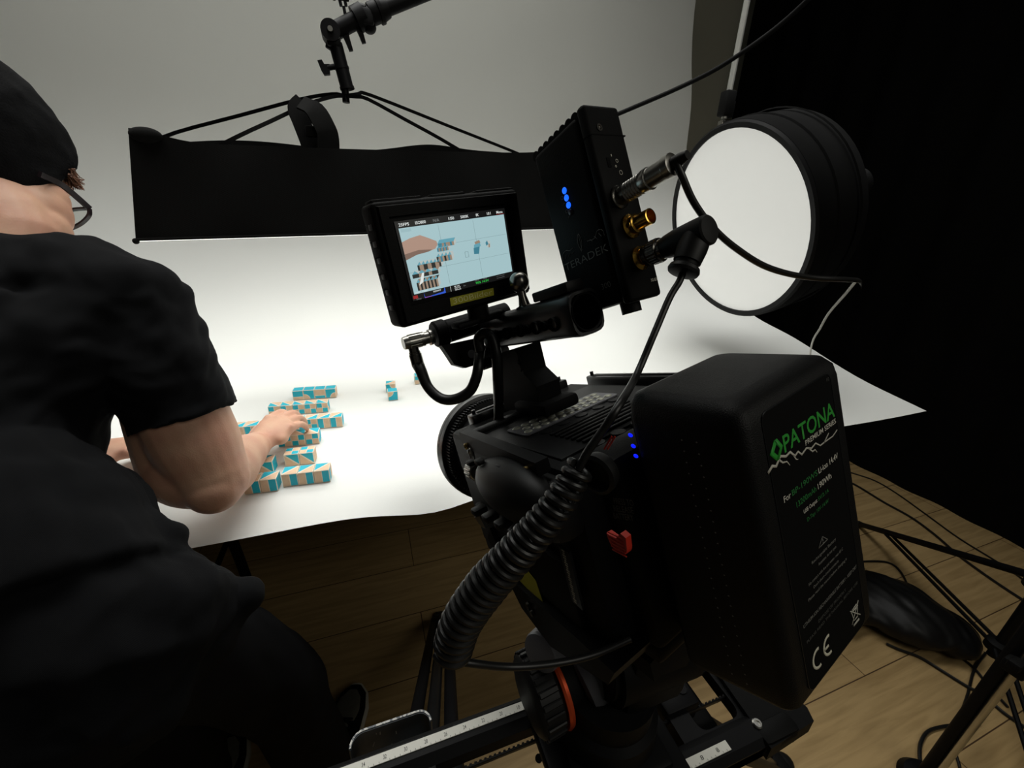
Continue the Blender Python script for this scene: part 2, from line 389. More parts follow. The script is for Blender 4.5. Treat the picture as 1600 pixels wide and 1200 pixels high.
# ------------------------------------------------------------------ wooden pattern blocks
BS = 0.030
def pat(kind):
    """polygons in the unit square: (material, pts); 1 = teal, 2 = tan"""
    g = 0.045; a, b = g, 1-g; h0, h1 = 0.5-g*0.5, 0.5+g*0.5
    R = lambda x0, y0, x1, y1: [(x0, y0), (x1, y0), (x1, y1), (x0, y1)]
    if kind == 'teal': return [(1, R(a, a, b, b))]
    if kind == 'tan': return [(2, R(a, a, b, b))]
    if kind == 'hup': return [(1, R(a, .36, b, b)), (2, R(a, a, b, .31))]
    if kind == 'hdn': return [(2, R(a, .36, b, b)), (1, R(a, a, b, .31))]
    if kind == 'sTW': return [(1, R(a, a, h0, b)), (2, R(h1, a, b, b))]
    if kind == 'sWT': return [(2, R(a, a, h0, b)), (1, R(h1, a, b, b))]
    if kind == 'chT': return [(1, R(a, h1, h0, b)), (2, R(h1, h1, b, b)), (2, R(a, a, h0, h0)), (1, R(h1, a, b, h0))]
    if kind == 'chW': return [(2, R(a, h1, h0, b)), (1, R(h1, h1, b, b)), (1, R(a, a, h0, h0)), (2, R(h1, a, b, h0))]
    d = g*1.6
    if kind == 'tFL': return [(1, [(a, a), (b-d, a), (a, b-d)]), (2, [(b, a+d), (b, b), (a+d, b)])]          # teal at front left
    if kind == 'tFR': return [(1, [(a+d, a), (b, a), (b, b-d)]), (2, [(a, a+d), (b-d, b), (a, b)])]
    if kind == 'tBL': return [(1, [(a, a+d), (b-d, b), (a, b)]), (2, [(a+d, a), (b, a), (b, b-d)])]
    if kind == 'tBR': return [(1, [(b, a+d), (b, b), (a+d, b)]), (2, [(a, a), (b-d, a), (a, b-d)])]
    if kind[0] == 'q':                                                                                     # quarter disc of tan
        r = 0.5; cx, cy, s0 = {'qBL': (a, a, 0), 'qBR': (b, a, 90), 'qTR': (b, b, 180), 'qTL': (a, b, 270)}[kind]
        arc = lambda rr: [(cx+rr*math.cos(math.radians(s0+i*15)), cy+rr*math.sin(math.radians(s0+i*15))) for i in range(7)]
        corners = {'qBL': [(a, b), (b, b), (b, a)], 'qBR': [(a, a), (a, b), (b, b)], 'qTR': [(b, a), (a, a), (a, b)], 'qTL': [(b, b), (b, a), (a, a)]}[kind]
        out = arc(r+g)
        return [(2, [(cx, cy)]+arc(r-0.02)), (1, out+corners)]
    return []
def make_block(top, front, right='tBR', left='sTW'):
    mb = MB(); s = BS
    mb.box((0, 0, s/2), (s, s, s), 0.0008, 1)
    e = 0.00012
    faces = [(top, V((-s/2, -s/2, s+e)), V((s, 0, 0)), V((0, s, 0))), (front, V((-s/2, -s/2-e, 0)), V((s, 0, 0)), V((0, 0, s))),
             (right, V((s/2+e, -s/2, 0)), V((0, s, 0)), V((0, 0, s))), (left, V((-s/2-e, s/2, 0)), V((0, -s, 0)), V((0, 0, s)))]
    for k, o, a, b in faces:
        for mi, pts in pat(k):
            mb.mi = mi; mb.poly([o+a*x+b*y for x, y in pts])
    return mb.build('pattern_block', ['pale', 'teal', 'tan'], sharp=20, recalc=False)
PAPER_Z = TABLE_Z+0.0022
YAW = -0.072
def place_block(o, p, yaw, label, z=PAPER_Z):
    o.location = (p.x, p.y, z); o.rotation_euler = (0, 0, yaw)
    tag(o, label, 'toy block', 'teal and wood pattern blocks on the paper'); return o
EXV = V((math.cos(YAW), math.sin(YAW), 0)); EYV = V((-math.sin(YAW), math.cos(YAW), 0))
def row(px, specs, labels, at_right=True, yaw=YAW, gap=0.0008):
    """px: pixel of the row's front top corner at its right (or left) end"""
    q = onz(px[0], px[1], PAPER_Z+BS); n = len(specs)
    ex = V((math.cos(yaw), math.sin(yaw), 0)); ey = V((-math.sin(yaw), math.cos(yaw), 0))
    out = []
    for i, (sp, lb) in enumerate(zip(specs, labels)):
        k = (i-n+0.5) if at_right else (i+0.5)
        jit = random.uniform(-0.0006, 0.0006)
        p = q+ex*(k*(BS+gap))+ey*(BS/2+jit)
        out.append(place_block(make_block(*sp), p, yaw+random.uniform(-.006, .006), lb))
    return out
nth = ['leftmost', 'second from left', 'third from left', 'fourth from left', 'fifth from left']
row((524, 607), [('teal', 'hup', 'qBL'), ('teal', 'qBL'), ('teal', 'hdn'), ('teal', 'qBR', 'tan')],
    ['solid teal-topped block, leftmost of the farthest row of four', 'solid teal-topped block with a bare quarter disc, second in the farthest row', 'solid teal-topped block with a bare bar across its front', 'solid teal-topped block at the right end of the farthest row'])
row((511.5, 629), [('tFL', 'chT')]*4+[('tFL', 'chT', 'qBL')],
    ['zigzag-topped block with checked front, %s in the row of five' % w for w in nth])
row((534, 651), [('tFR', 'chT')]*3+[('tFR', 'sTW'), ('tFR', 'sTW', 'teal')],
    ['diagonally split block just right of the hand, under its fingertips', 'diagonally split block fourth from the right end of its row', 'diagonally split block with checked front, third from right in its row', 'diagonally split block with a striped front, second from right in its row', 'diagonally split block with striped front at the right end of its row'])
row((358, 668.5), [('tFR', 'sTW', 'tan'), ('tFR', 'sTW', 'tan')], ['diagonally split block touching the elbow crook', 'diagonally split block left of the wrist, beside the elbow-crook block'], at_right=False)
row((497, 676.5), [('tBR', 'chW'), ('tBR', 'chW'), ('tBR', 'chW', 'qTL')], ['checked-front block mostly hidden under the wrist', 'checked-front block with bare triangle on top, below the little finger', 'checked-front block with bare triangle on top, right end of its row'])
row((489.5, 706.5), [('chT', 'tBR'), ('chT', 'tBR', 'tan')], ['block with chequered top and split front, left one of the pair', 'block with chequered top and split front, right one of the pair'])
row((514, 734), [('tBL', 'sWT'), ('tBL', 'sWT'), ('tBL', 'sWT', 'sTW')], ['striped-front block at the left end of the nearest row of three', 'striped-front block in the middle of the nearest row of three', 'striped-front block at the right end of the nearest row of three'])
row((431, 748), [('tBL', 'sWT'), ('tBL', 'sWT', 'teal')], ['striped-front block half hidden behind the elbow, nearest the table edge', 'striped-front block peeking out beside the forearm, left of the row of three'])
row((425, 721), [('tBL', 'tBR', 'teal')], ['block with teal right side tucked behind the forearm'])
row((621.5, 611), [('teal', 'qTL', 'sTW')], ['loose teal block with a bare quarter disc, nearer of the loose pair'], yaw=0.0)
row((617.5, 599.5), [('tBL', 'qTR', 'tan')], ['loose block with a split top, farther of the loose pair'], yaw=-0.08)
row((647.5, 588), [('teal', 'chT', 'tBR')], ['loose teal-topped block behind the hanging monitor cable'], at_right=False, yaw=-0.02)

# ------------------------------------------------------------------ strip softbox over the table
def build_softbox():
    x0, x1 = -0.448, 0.60
    zb = lambda x: 1.208+0.0527*(x+0.448)
    cx = (x0+x1)/2
    t = thing('strip_softbox', 'long black fabric strip softbox hanging over the table', 'softbox', Matrix.Translation((cx, 1.25, 1.235)))
    L = lambda p: V(p)-V((cx, 1.25, 1.235))
    D = 0.30; y0, y1 = 1.10, 1.10+D
    def ztop(x, far):
        s = (x-x0)/(x1-x0)
        if far: return zb(x)+0.222+0.010*math.exp(-((s-0.66)/0.13)**2)-0.010*math.exp(-((s-0.75)/0.10)**2)+0.008*math.sin(s*11)
        return zb(x)+0.186+0.022*math.exp(-((s-0.0)/0.07)**2)+0.012*math.exp(-((s-1.0)/0.09)**2)-0.004*math.sin(s*3.14)
    n = 70
    def panel(far):
        mb = MB(); pts = []
        y = y1 if far else y0; sg = -1 if far else 1
        for i in range(n+1):
            x = x0+(x1-x0)*i/n; col = []
            for j in range(9):
                v = j/8; z = zb(x)+(ztop(x, far)-zb(x))*v
                xx = x + (0.036*v if i < n/2 else -0.036*v)*abs(2*i/n-1)
                yy = y+sg*(0.012*v+0.004*math.sin(v*3.1)*math.sin(i*0.35))
                col.append((V((xx, yy, z)), sg))
            pts.append(col)
        A = [[mb.bm.verts.new(L(p)) for p, _ in c] for c in pts]; B = [[mb.bm.verts.new(L(p+V((0, s*0.004, 0)))) for p, s in c] for c in pts]
        for i in range(n):
            for j in range(8):
                mb._f((A[i][j], A[i+1][j], A[i+1][j+1], A[i][j+1])); mb._f((B[i][j], B[i][j+1], B[i+1][j+1], B[i+1][j]))
            for j in (0, 8): mb._f((A[i][j], B[i][j], B[i+1][j], A[i+1][j]))
        for j in range(8):
            for i in (0, n): mb._f((A[i][j], A[i][j+1], B[i][j+1], B[i][j]))
        return mb.build('side_panel', 'softfab', t, sharp=60)
    panel(False); panel(True)
    for x, sg in ((x0, 1), (x1, -1)):
        mb = MB()
        a = [(x, y0, zb(x)), (x, y1, zb(x)), (x+sg*0.036, y1-0.012, ztop(x, True)), (x+sg*0.036, y0+0.012, ztop(x, False))]
        mb.prism([L(p) for p in a], V((sg*0.004, 0, 0))); mb.build('end_panel', 'softfab', t)
    # piping along the near upper and lower edge
    mb = MB()
    mb.tube([L((x0+(x1-x0)*i/40, y0-0.001, zb(x0+(x1-x0)*i/40)+0.002)) for i in range(41)], 0.003, 8, 0)
    mb.ball(L((x0, y0, zb(x0)-0.001)), 0.006); mb.ball(L((x0+0.062, y0+0.010, ztop(x0, 0)-0.010)), (0.028, 0.011, 0.014))
    mb.build('edge_binding', 'softfab', t)
    # diffuser: a thin white cloth stretched across the mouth; it gives off the light
    d = M['diffuser'] = mat('softbox_diffuser', (0.8, 0.8, 0.78), 0.9, emit=((1.0, 1.0, 0.965), SOFTBOX_POWER))
    mb = MB(); e = 0.003
    mb.prism([L((x0+e, y0+e, zb(x0)-0.0015)), L((x1-e, y0+e, zb(x1)-0.0015)), L((x1-e, y1-e, zb(x1)-0.0015)), L((x0+e, y1-e, zb(x0)-0.0015))], (0, 0, 0.004))
    o = mb.build('diffuser', d, t); o['label'] = 'white light-giving diffuser cloth'
    mb = MB()
    mb.prism([L((x0+0.03, y0+0.02, zb(x0)+0.10)), L((x1-0.03, y0+0.02, zb(x1)+0.10)), L((x1-0.03, y1-0.02, zb(x1)+0.10)), L((x0+0.03, y1-0.02, zb(x0)+0.10))], (0, 0, 0.008)); mb.build('light_panel', 'dull', t)
    # four bent support rods meeting at the spigot
    hub = ony(540, 150, 1.25)
    for (pxs, y) in (([(520, 147), (470, 155), (275, 207), (215, 232)], 1.36), ([(520, 151), (480, 163), (370, 214), (300, 250)], 1.14), ([(560, 147), (580, 149), (800, 236), (850, 258)], 1.36), ([(555, 151), (575, 155), (690, 218), (760, 260)], 1.14)):
        P = [L(hub)]
        for k, (u, v) in enumerate(pxs):
            yy = 1.25+(y-1.25)*(0.25, 0.4, 0.92, 1.0)[k]
            P.append(L(ony(u, v, yy)))
        mb = MB(); P = [P[0], P[1], P[2]]+[P[2].lerp(P[3], .5), P[3], P[4]]
        mb.ribbon(catmull(P, 3), 0.0095, 0.0075, V((0, 1, 0.2))); mb.build('support_rod', 'metal', t)
    MB().cyl(L(hub+V((0, 0, 0.03))), L(hub-V((0, 0, 0.014))), 0.0085, n=16).build('spigot', 'metal', t)
    # loop of black webbing hanging from the left rods
    mb = MB(); S = [(475, 160, 1.18), (465, 172, 1.17), (472, 192, 1.165), (484, 224, 1.16), (492, 250, 1.16)]
    mb.ribbon(catmull([L(ony(u, v, y)) for u, v, y in S], 4), 0.040, 0.004, V((1, 0.3, 0.1)))
    S = [(470, 160, 1.15), (492, 172, 1.145), (507, 197, 1.14), (513, 215, 1.14), (514, 250, 1.14)]
    mb.ribbon(catmull([L(ony(u, v, y)) for u, v, y in S], 4), 0.046, 0.004, V((1, 0.3, 0.1)))
    mb.box(L(ony(489, 206, 1.15)), (0.03, 0.012, 0.022), 0.003)
    mb.build('strap', 'softfab', t)
    return t
build_softbox()

# ------------------------------------------------------------------ boom arm carrying the softbox
def build_boom():
    Y = 1.25; p = lambda u, v, y=Y: ony(u, v, y)
    b = p(540, 144); t = thing('boom_arm', 'black boom arm with swivel clamp reaching in from the top edge', 'boom arm', Matrix.Translation(b))
    L = lambda q: q-b
    mb = MB()
    a0, a1 = L(p(543, 140)), L(p(524, 68)); ax = (a1-a0).normalized()
    mb.cyl(a0, a1, 0.0155, n=24); mb.cyl(a0, a0+ax*0.006, 0.017, n=24); mb.cyl(a0+ax*0.04, a0+ax*0.045, 0.0165, n=24)
    mb.build('spigot_socket', 'metal', t)
    k = L(p(517, 52))
    mb = MB(); mb.cyl(k+V((0, -0.022, 0)), k+V((0, 0.022, 0)), 0.021, n=28); mb.cyl(k+V((0, -0.027, 0)), k+V((0, -0.022, 0)), 0.007, n=12)
    mb.box(L(p(521, 64)), (0.03, 0.034, 0.03), 0.006); mb.build('swivel_joint', 'metal', t)
    MB().cyl(k+V((0, -0.0285, 0)), k+V((0, -0.026, 0)), 0.0055, n=12).build('bolt', 'steel', t)['label'] = 'bright bolt head'
    arm0, arm1 = L(p(524, 48)), L(p(562, 28)); d = (arm1-arm0).normalized()
    mb = MB(); mb.cyl(arm0, arm1, 0.0175, n=24); mb.cyl(arm1-d*0.012, arm1+d*0.012, 0.026, n=24); mb.ball(L(p(566, 16)), (0.014, 0.018, 0.012)); mb.ball(L(p(577, 42)), (0.016, 0.018, 0.014)); mb.box(L(p(570, 30)), (0.04, 0.045, 0.035), 0.008)
    mb.build('clamp_body', 'metal', t)
    def wing(a, bq, name='locking_lever'):
        mb = MB(); a, bq = L(a), L(bq); d = (bq-a).normalized()
        s1 = V((0, 1, 0)); s2 = d.cross(s1)
        rings = [[a+d*(bq-a).length*f+s1*(w*.5)*sx+s2*(h*.5)*sy for sx, sy in ((1, 1), (-1, 1), (-1, -1), (1, -1))] for f, w, h in ((0, .012, .018), (.5, .010, .012), (1, .008, .009))]
        mb.loft(rings); return mb.build(name, 'metal', t)
    wing(p(537, 46), p(549, 80)); wing(p(558, 36), p(569, 68)); wing(p(522, 76), p(509, 70))
    # wing knob of the socket
    mb = MB(); mb.cyl(L(p(524, 104)), L(p(512, 106)), 0.006, n=12)
    c = [p(496, 95), p(503, 94), p(507, 101), p(515, 101), p(516, 117), p(507, 118), p(502, 110)]
    mb.prism([L(q)+V((0, -0.005, 0)) for q in c], (0, 0.010, 0)); mb.build('wing_knob', 'metal', t)
    # pole towards the upper right, out of frame
    q0 = p(560, 30); q1 = p(650, -6); dirp = (q1-q0).normalized()
    mb = MB(); mb.cyl(L(q0), L(q0+dirp*1.15), 0.0165, n=24); mb.lathe([(0.0215, 0.03), (0.0225, 0.034), (0.0225, 0.062), (0.0195, 0.075)], L(q0), dirp, 24); mb.lathe([(0.0265, 0.050), (0.0265, 0.058)], L(q0), dirp, 24)
    mb.build('boom_pole', 'metal', t)
    # upright spigot on top of the joint, with a slot
    mb = MB(); s0, s1, s2 = L(p(540, 26)), L(p(537, 10)), L(p(532, -12))
    mb.cyl(s0, s1, 0.0035, n=10)
    dn = (s2-s1).normalized(); sd = dn.cross(V((0, 1, 0)))
    for off in (-0.0055, 0.0055): mb.cyl(s1+sd*off, s2+sd*off, 0.0035, n=10)
    for off in (-0.014, 0.016): mb.box(s1+dn*0.022+sd*off, (0.007, 0.010, 0.022), 0.002)
    mb.box(s1+dn*0.014, (0.030, 0.008, 0.007), 0.002)
    mb.build('spare_stud', 'metal', t)
    return t
build_boom()

# ------------------------------------------------------------------ round studio lamp at the right
LAMP_C = V((1.113, 1.071, 1.280)); LAMP_N = V((-0.955, 0.055, -0.295)).normalized(); LAMP_R = 0.28
def build_lamp():
    t = thing('round_studio_lamp', 'large round studio lamp with a glowing white face and deep black drum', 'lamp', Matrix.Translation(LAMP_C))
    n = -LAMP_N
    mb = MB(); mb.lathe([(LAMP_R, 0.004), (LAMP_R+0.008, 0.0), (LAMP_R+0.016, 0.004), (LAMP_R+0.018, 0.03), (LAMP_R+0.006, 0.17), (0.22, 0.25), (0.12, 0.31), (0.0, 0.31)], (0, 0, 0), n, 72, caps=False)
    mb.lathe([(LAMP_R, 0.004), (LAMP_R, 0.02)], (0, 0, 0), n, 72, caps=False)
    mb.build('drum', 'curtain', t)
    MB().lathe([(LAMP_R+0.0155, 0.003), (LAMP_R+0.010, -0.003), (LAMP_R-0.004, -0.002), (LAMP_R-0.004, 0.003)], (0, 0, 0), n, 72, caps=False, closed=True).build('rim', 'metal', t)
    d = mat('lamp_diffuser', (0.5, 0.5, 0.49), 0.9, emit=((1.0, 1.0, 0.93), LAMP_POWER))
    MB().lathe([(LAMP_R-0.003, 0.006), (LAMP_R*0.6, 0.0035), (0.0, 0.002)], (0, 0, 0), n, 72, caps=False).build('diffuser', d, t)['label'] = 'glowing white diffuser face'
    MB().cyl(n*0.31, n*0.50, 0.06, 0.055, 28).build('light_head', 'plastic', t)
    mb = MB(); a, b = basis(n)
    for k in (0.06, 0.13):
        mb.lathe([(LAMP_R+0.016, k), (LAMP_R+0.019, k+0.004), (LAMP_R+0.016, k+0.008)], (0, 0, 0), n, 60, caps=False)
    mb.build('stitched_band', 'curtain', t)
    return t
build_lamp()
# silver pole the lamp hangs on
def build_hanger():
    q0 = pt(1131, 186, 1.42); q1 = pt(1150, 78, 1.42)
    t = thing('lamp_hanging_pole', 'thin silver pole with a black clamp holding up the round lamp', 'pole', Matrix.Translation(q0))
    x, y = q0.x, q0.y
    MB().cyl((0, 0, 0.0), (0, 0, 3.0-q0.z), 0.0095, n=20).build('tube', 'pole', t)
    mb = MB(); mb.box((0.0, 0, 0.045), (0.040, 0.036, 0.075), 0.004); mb.box((0.024, 0, 0.03), (0.012, 0.02, 0.05), 0.003)
    mb.build('clamp', 'plastic', t)
    MB().box((0.03, 0, -0.02), (0.09, 0.022, 0.03), 0.004).build('bracket', 'dark_steel', t)
    return t
build_hanger()
# ------------------------------------------------------------------ the person leaning over the table
def organic(mb, voxel, smooth, fn=None, factor=0.5):
    """union of the closed shapes in mb as one continuous surface"""
    me = bpy.data.meshes.new('tmp'); bmesh.ops.recalc_face_normals(mb.bm, faces=mb.bm.faces); mb.bm.to_mesh(me); mb.bm.free()
    o = bpy.data.objects.new('tmp', me); COL.objects.link(o)
    r = o.modifiers.new('r', 'REMESH'); r.mode = 'VOXEL'; r.voxel_size = voxel; r.adaptivity = 0; r.use_smooth_shade = True
    if smooth: s = o.modifiers.new('s', 'SMOOTH'); s.iterations = smooth; s.factor = factor
    bpy.context.view_layer.update()
    dg = bpy.context.evaluated_depsgraph_get()
    out = bpy.data.meshes.new_from_object(o.evaluated_get(dg))
    bpy.data.objects.remove(o); bpy.data.meshes.remove(me)
    if fn:
        nrm = [v.normal.copy() for v in out.vertices]
        for v, n in zip(out.vertices, nrm): v.co = fn(v.co.copy(), n)
    out.polygons.foreach_set('use_smooth', [True]*len(out.polygons))
    return out
def ringloft(mb, secs, n=20):
    """secs: (centre, axis, hint for first radius, ra, rb)"""
    rings = []
    for c, ax, hint, ra, rb in secs:
        a, b = basis(ax, hint); rings.append(mb.circ(V(c), a, b, ra, n, rb))
    mb.loft(rings)
    mb.ball(secs[0][0], min(secs[0][3:])*0.9, u=14, v=10); mb.ball(secs[-1][0], min(secs[-1][3:])*0.9, u=14, v=10)
def limb(mb, P, R, n=16, sub=5):
    """tapering limb through joints P with radii R, round at both ends"""
    C = catmull(P, sub); m = len(P)-1
    def rad(i):
        s = i/sub; k = min(int(s), m-1); f = s-k; f = f*f*(3-2*f); return R[k]*(1-f)+R[k+1]*f
    a = None; rings = []
    for i, p in enumerate(C):
        d = (C[min(i+1, len(C)-1)]-C[max(i-1, 0)]).normalized()
        if a is None: a, b = basis(d)
        else: a = (a-d*a.dot(d)).normalized(); b = d.cross(a)
        rings.append(mb.circ(p, a, b, rad(i), n))
    mb.loft(rings); mb.ball(P[0], R[0]*0.985, u=16, v=10); mb.ball(P[-1], R[-1]*0.985, u=16, v=10)

RT = V((0.95, -0.25, 0)).normalized()
J = dict(neck=pt(22, 372, 0.625), head=pt(-22, 252, 0.66), shR=pt(205, 478, 0.625), elR=pt(334, 746, 0.678), wrR=pt(400, 696, 0.862),
         hip=pt(318, 915, 0.47)-RT*0.285, waist=pt(236, 800, 0.53)-RT*0.275, chest=pt(195, 640, 0.58)-RT*0.235)
J['upch'] = J['chest'].lerp(J['neck'], 0.55)-RT*0.005
J['shL'] = J['upch']*2-J['shR']+V((0, 0.03, 0.02)); J['elL'] = V((-0.80, 0.80, 0.86)); J['wrL'] = V((-0.585, 0.955, 0.803))
HF = V((0.2, 0.75, -0.63)).normalized(); HU = (V((0, 0, 1))-HF*HF.z).normalized(); HR = HF.cross(HU)
PB = V((-0.3, 0.62, 0.0))
def hp(f, u, r=0.0): return J['head']+HF*f+HU*u+HR*r

def hand(mb, w, d, up, side_thumb, curl=1.0, spread=1.0):
    """palm, five fingers; w wrist, d direction to the knuckles, up back of the hand, side_thumb unit vector towards the thumb"""
    d = d.normalized(); up = (up-d*up.dot(d)).normalized(); s = side_thumb-d*side_thumb.dot(d); s = (s-up*s.dot(up)).normalized()
    ringloft(mb, [(w-d*0.02, d, s, 0.029, 0.022), (w+d*0.01, d, s, 0.029, 0.021), (w+d*0.045, d, s, 0.039, 0.019), (w+d*0.082, d, s, 0.041, 0.015)], 18)
    mb.ball(w+d*0.035+s*0.022-up*0.008, (0.020, 0.020, 0.016)); mb.ball(w+d*0.04-s*0.026-up*0.004, (0.016, 0.024, 0.015))
    spec = [(0.031, 0.084, (0.043, 0.026, 0.020), 0.0092), (0.010, 0.090, (0.047, 0.029, 0.021), 0.0095), (-0.011, 0.086, (0.043, 0.027, 0.020), 0.0090), (-0.031, 0.077, (0.034, 0.021, 0.018), 0.0080)]
    for k, (off, base, L, r) in enumerate(spec):
        a0 = (0.40+0.05*k)*curl; p0 = w+d*(base-0.012)+s*off*0.95+up*0.003
        fan = (d+s*(off*2.2*spread)).normalized()
        P = [p0-d*0.02, p0]; ang = a0; p = p0
        for seg, dl in zip(L, (0.0, 0.80, 0.55)):
            ang += dl*curl; p = p+(fan*math.cos(ang)-up*math.sin(ang))*seg; P.append(p)
        limb(mb, P, [r*1.0, r*1.10, r*1.05, r*0.98, r*0.80], 12, 4)
        mb.ball(p0+up*0.004, r*1.12, u=12, v=8)
    b = w+d*0.022+s*0.026-up*0.006
    limb(mb, [b-s*0.012, b, b+d*0.034+s*0.018-up*0.012, b+d*0.062+s*0.016-up*0.022, b+d*0.084+s*0.008-up*0.030], [0.014, 0.0135, 0.0115, 0.0105, 0.0085], 12, 4)

def build_person():
    t = thing('person', 'person in black T-shirt and black beanie bending over the table, arranging blocks', 'person', Matrix.Translation(PB))
    def child(me, name, m, parent=None):
        me.transform(Matrix.Translation(-PB)); me.name = name; me.materials.clear()
        for q in (m if isinstance(m, list) else [m]): me.materials.append(M[q])
        o = bpy.data.objects.new(name, me); COL.objects.link(o); o.parent = parent or t; return o
    # ---- body
    mb = MB()
    # cranium, face, jaw
    mb.ball(hp(-0.012, 0.030), (0.098, 0.098, 0.098), u=28, v=18)
    mb.ball(hp(0.020, 0.022), (0.080, 0.082, 0.088), Matrix((HR, HF, HU)).transposed(), 24, 16)
    mb.ball(hp(0.038, -0.055), (0.058, 0.060, 0.062), Matrix((HR, HF, HU)).transposed(), 24, 16)
    limb(mb, [hp(-0.020, -0.060, 0.058), hp(0.030, -0.088, 0.046), hp(0.072, -0.100, 0.012)], [0.024, 0.022, 0.018])
    limb(mb, [hp(-0.020, -0.060, -0.058), hp(0.030, -0.088, -0.046), hp(0.072, -0.100, -0.012)], [0.024, 0.022, 0.018])
    for s in (1, -1):
        mb.ball(hp(0.060, -0.025, 0.036*s), (0.026, 0.026, 0.026)); mb.ball(hp(0.082, 0.020, 0.030*s), (0.020, 0.014, 0.014))
        mb.ball(hp(-0.008, -0.010, 0.080*s), (0.010, 0.020, 0.030), Matrix((HR, HF, HU)).transposed(), 14, 10)
    limb(mb, [hp(0.088, 0.012), hp(0.108, -0.018), hp(0.114, -0.030)], [0.010, 0.013, 0.013]); mb.ball(hp(0.100, -0.032, 0.012), 0.009); mb.ball(hp(0.100, -0.032, -0.012), 0.009)
    limb(mb, [hp(0.084, -0.064, 0.020), hp(0.096, -0.062), hp(0.084, -0.064, -0.020)], [0.006, 0.008, 0.006]); limb(mb, [hp(0.082, -0.075, 0.018), hp(0.093, -0.075), hp(0.082, -0.075, -0.018)], [0.006, 0.008, 0.006])
    mb.ball(hp(0.084, -0.104), 0.016)
    # neck and trunk
    mb.ball(pt(52, 332, 0.655), 0.047); mb.ball(pt(66, 312, 0.665), 0.034); mb.ball(pt(58, 362, 0.645), 0.042)
    limb(mb, [J['upch'], J['neck']+V((0.005, 0.0, 0.0)), hp(-0.030, -0.045), hp(-0.02, 0.0)], [0.058, 0.056, 0.060, 0.062])
    sp = [J['hip'], J['waist'], J['chest'], J['upch']]
    ringloft(mb, [(sp[0], sp[1]-sp[0], RT, 0.165, 0.115), (sp[1], sp[2]-sp[0], RT, 0.150, 0.105), (sp[2], sp[3]-sp[1], RT, 0.155, 0.115), (sp[3], sp[3]-sp[2], RT, 0.130, 0.070)], 24)
    # right arm: hangs from the shoulder, elbow bent over the table edge
    up = (J['shR']-J['elR']).normalized(); fa = (J['wrR']-J['elR']).normalized()
    limb(mb, [J['upch']+RT*0.08, J['shR'], J['shR'].lerp(J['elR'], .38), J['shR'].lerp(J['elR'], .75), J['elR']], [0.055, 0.054, 0.064, 0.063, 0.054], 20)
    limb(mb, [J['elR'], J['elR'].lerp(J['wrR'], .25)+V((0, 0, -.004)), J['elR'].lerp(J['wrR'], .6), J['wrR']], [0.050, 0.050, 0.041, 0.030], 20)
    mb.ball(J['elR']-fa*0.012-up*0.014, 0.043); mb.ball(J['elR']+fa*0.03+up*0.035, 0.042); limb(mb, [J['shR'].lerp(J['elR'], .45)-RT*0.012, pt(266, 706, .68), pt(290, 738, .68), J['elR']-up*0.006], [0.058, 0.050, 0.056, 0.050], 20); mb.ball(pt(304, 742, .68), 0.054)
    hd = V((0.50, 0.86, 0.17)).normalized()
    hand(mb, J['wrR']+fa*0.012, hd, V((0.10, -0.25, 1)), V((-0.86, 0.5, 0)), 0.62)
    # left arm: forearm and hand flat on the table
    limb(mb, [J['upch']-RT*0.08, J['shL'], J['elL']], [0.075, 0.062, 0.048]); limb(mb, [J['elL'], J['elL'].lerp(J['wrL'], .3), J['wrL']], [0.047, 0.044, 0.030])
    fl = (J['wrL']-J['elL']).normalized()
    hand(mb, J['wrL']+fl*0.01, V((0.95, 0.18, -0.10)), V((0.05, 0.0, 1)), V((0.0, 1, 0)), 0.35)
    # legs
    hipR, hipL = J['hip']+RT*0.085, J['hip']-RT*0.085
    kR, aR = V((-0.235, 0.60, 0.46)), V((-0.192, 0.63, 0.09)); kL, aL = V((-0.40, 0.58, 0.46)), V((-0.43, 0.60, 0.09))
    limb(mb, [hipR, kR, kR.lerp(aR, .35), aR, aR+V((0.02, .08, -.045))], [0.095, 0.058, 0.055, 0.036, 0.03]); limb(mb, [hipL, kL, kL.lerp(aL, .35), aL, aL+V((0, .08, -.045))], [0.095, 0.058, 0.055, 0.036, 0.03])
    body = child(organic(mb, 0.0030, 14), 'body', 'skin')
    # ---- T-shirt
    def wr(co, n):
        q = co*9; a = noise.noise(q)*0.011 + noise.noise(co*23+V((3, 1, 7)))*0.005
        f = V((co.x*0.8+co.y*0.6, co.z*1.6-co.y*0.7, co.x*0.3))*16
        a += 0.010*max(0, noise.noise(f*1.3)-0.05)+0.004*noise.noise(f*2.3)
        return co+n*a
    mb = MB()
    hemc = J['hip']-(J['waist']-J['hip']).normalized()*0.10+V((0.01, -0.02, -0.03))
    S = [(hemc, RT, 0.212, 0.150), (J['hip'], RT, 0.200, 0.146), (J['hip'].lerp(J['waist'], .6), RT, 0.186, 0.140), (J['waist'], RT, 0.176, 0.136), (J['chest'], RT, 0.180, 0.146), (J['upch'], RT, 0.172, 0.104)]
    cs = [q[0] for q in S]; secs = []
    for i, (c, h, a, b) in enumerate(S): secs.append((c, cs[min(i+1, len(S)-1)]-cs[max(i-1, 0)], h, a, b))
    ringloft(mb, secs, 28)
    limb(mb, [J['upch'], J['upch'].lerp(J['neck'], .45), J['neck']-(J['neck']-J['upch'])*0.34+V((0.01, 0, -.008))], [0.120, 0.090, 0.066])
    limb(mb, [J['upch']+RT*0.02, J['neck'].lerp(J['shR'], .5)-V((0, 0.006, 0.026)), J['shR']], [0.11, 0.086, 0.074])
    limb(mb, [J['upch']-RT*0.02, J['neck'].lerp(J['shL'], .5)-V((0, 0.01, 0.035)), J['shL']], [0.10, 0.074, 0.072])
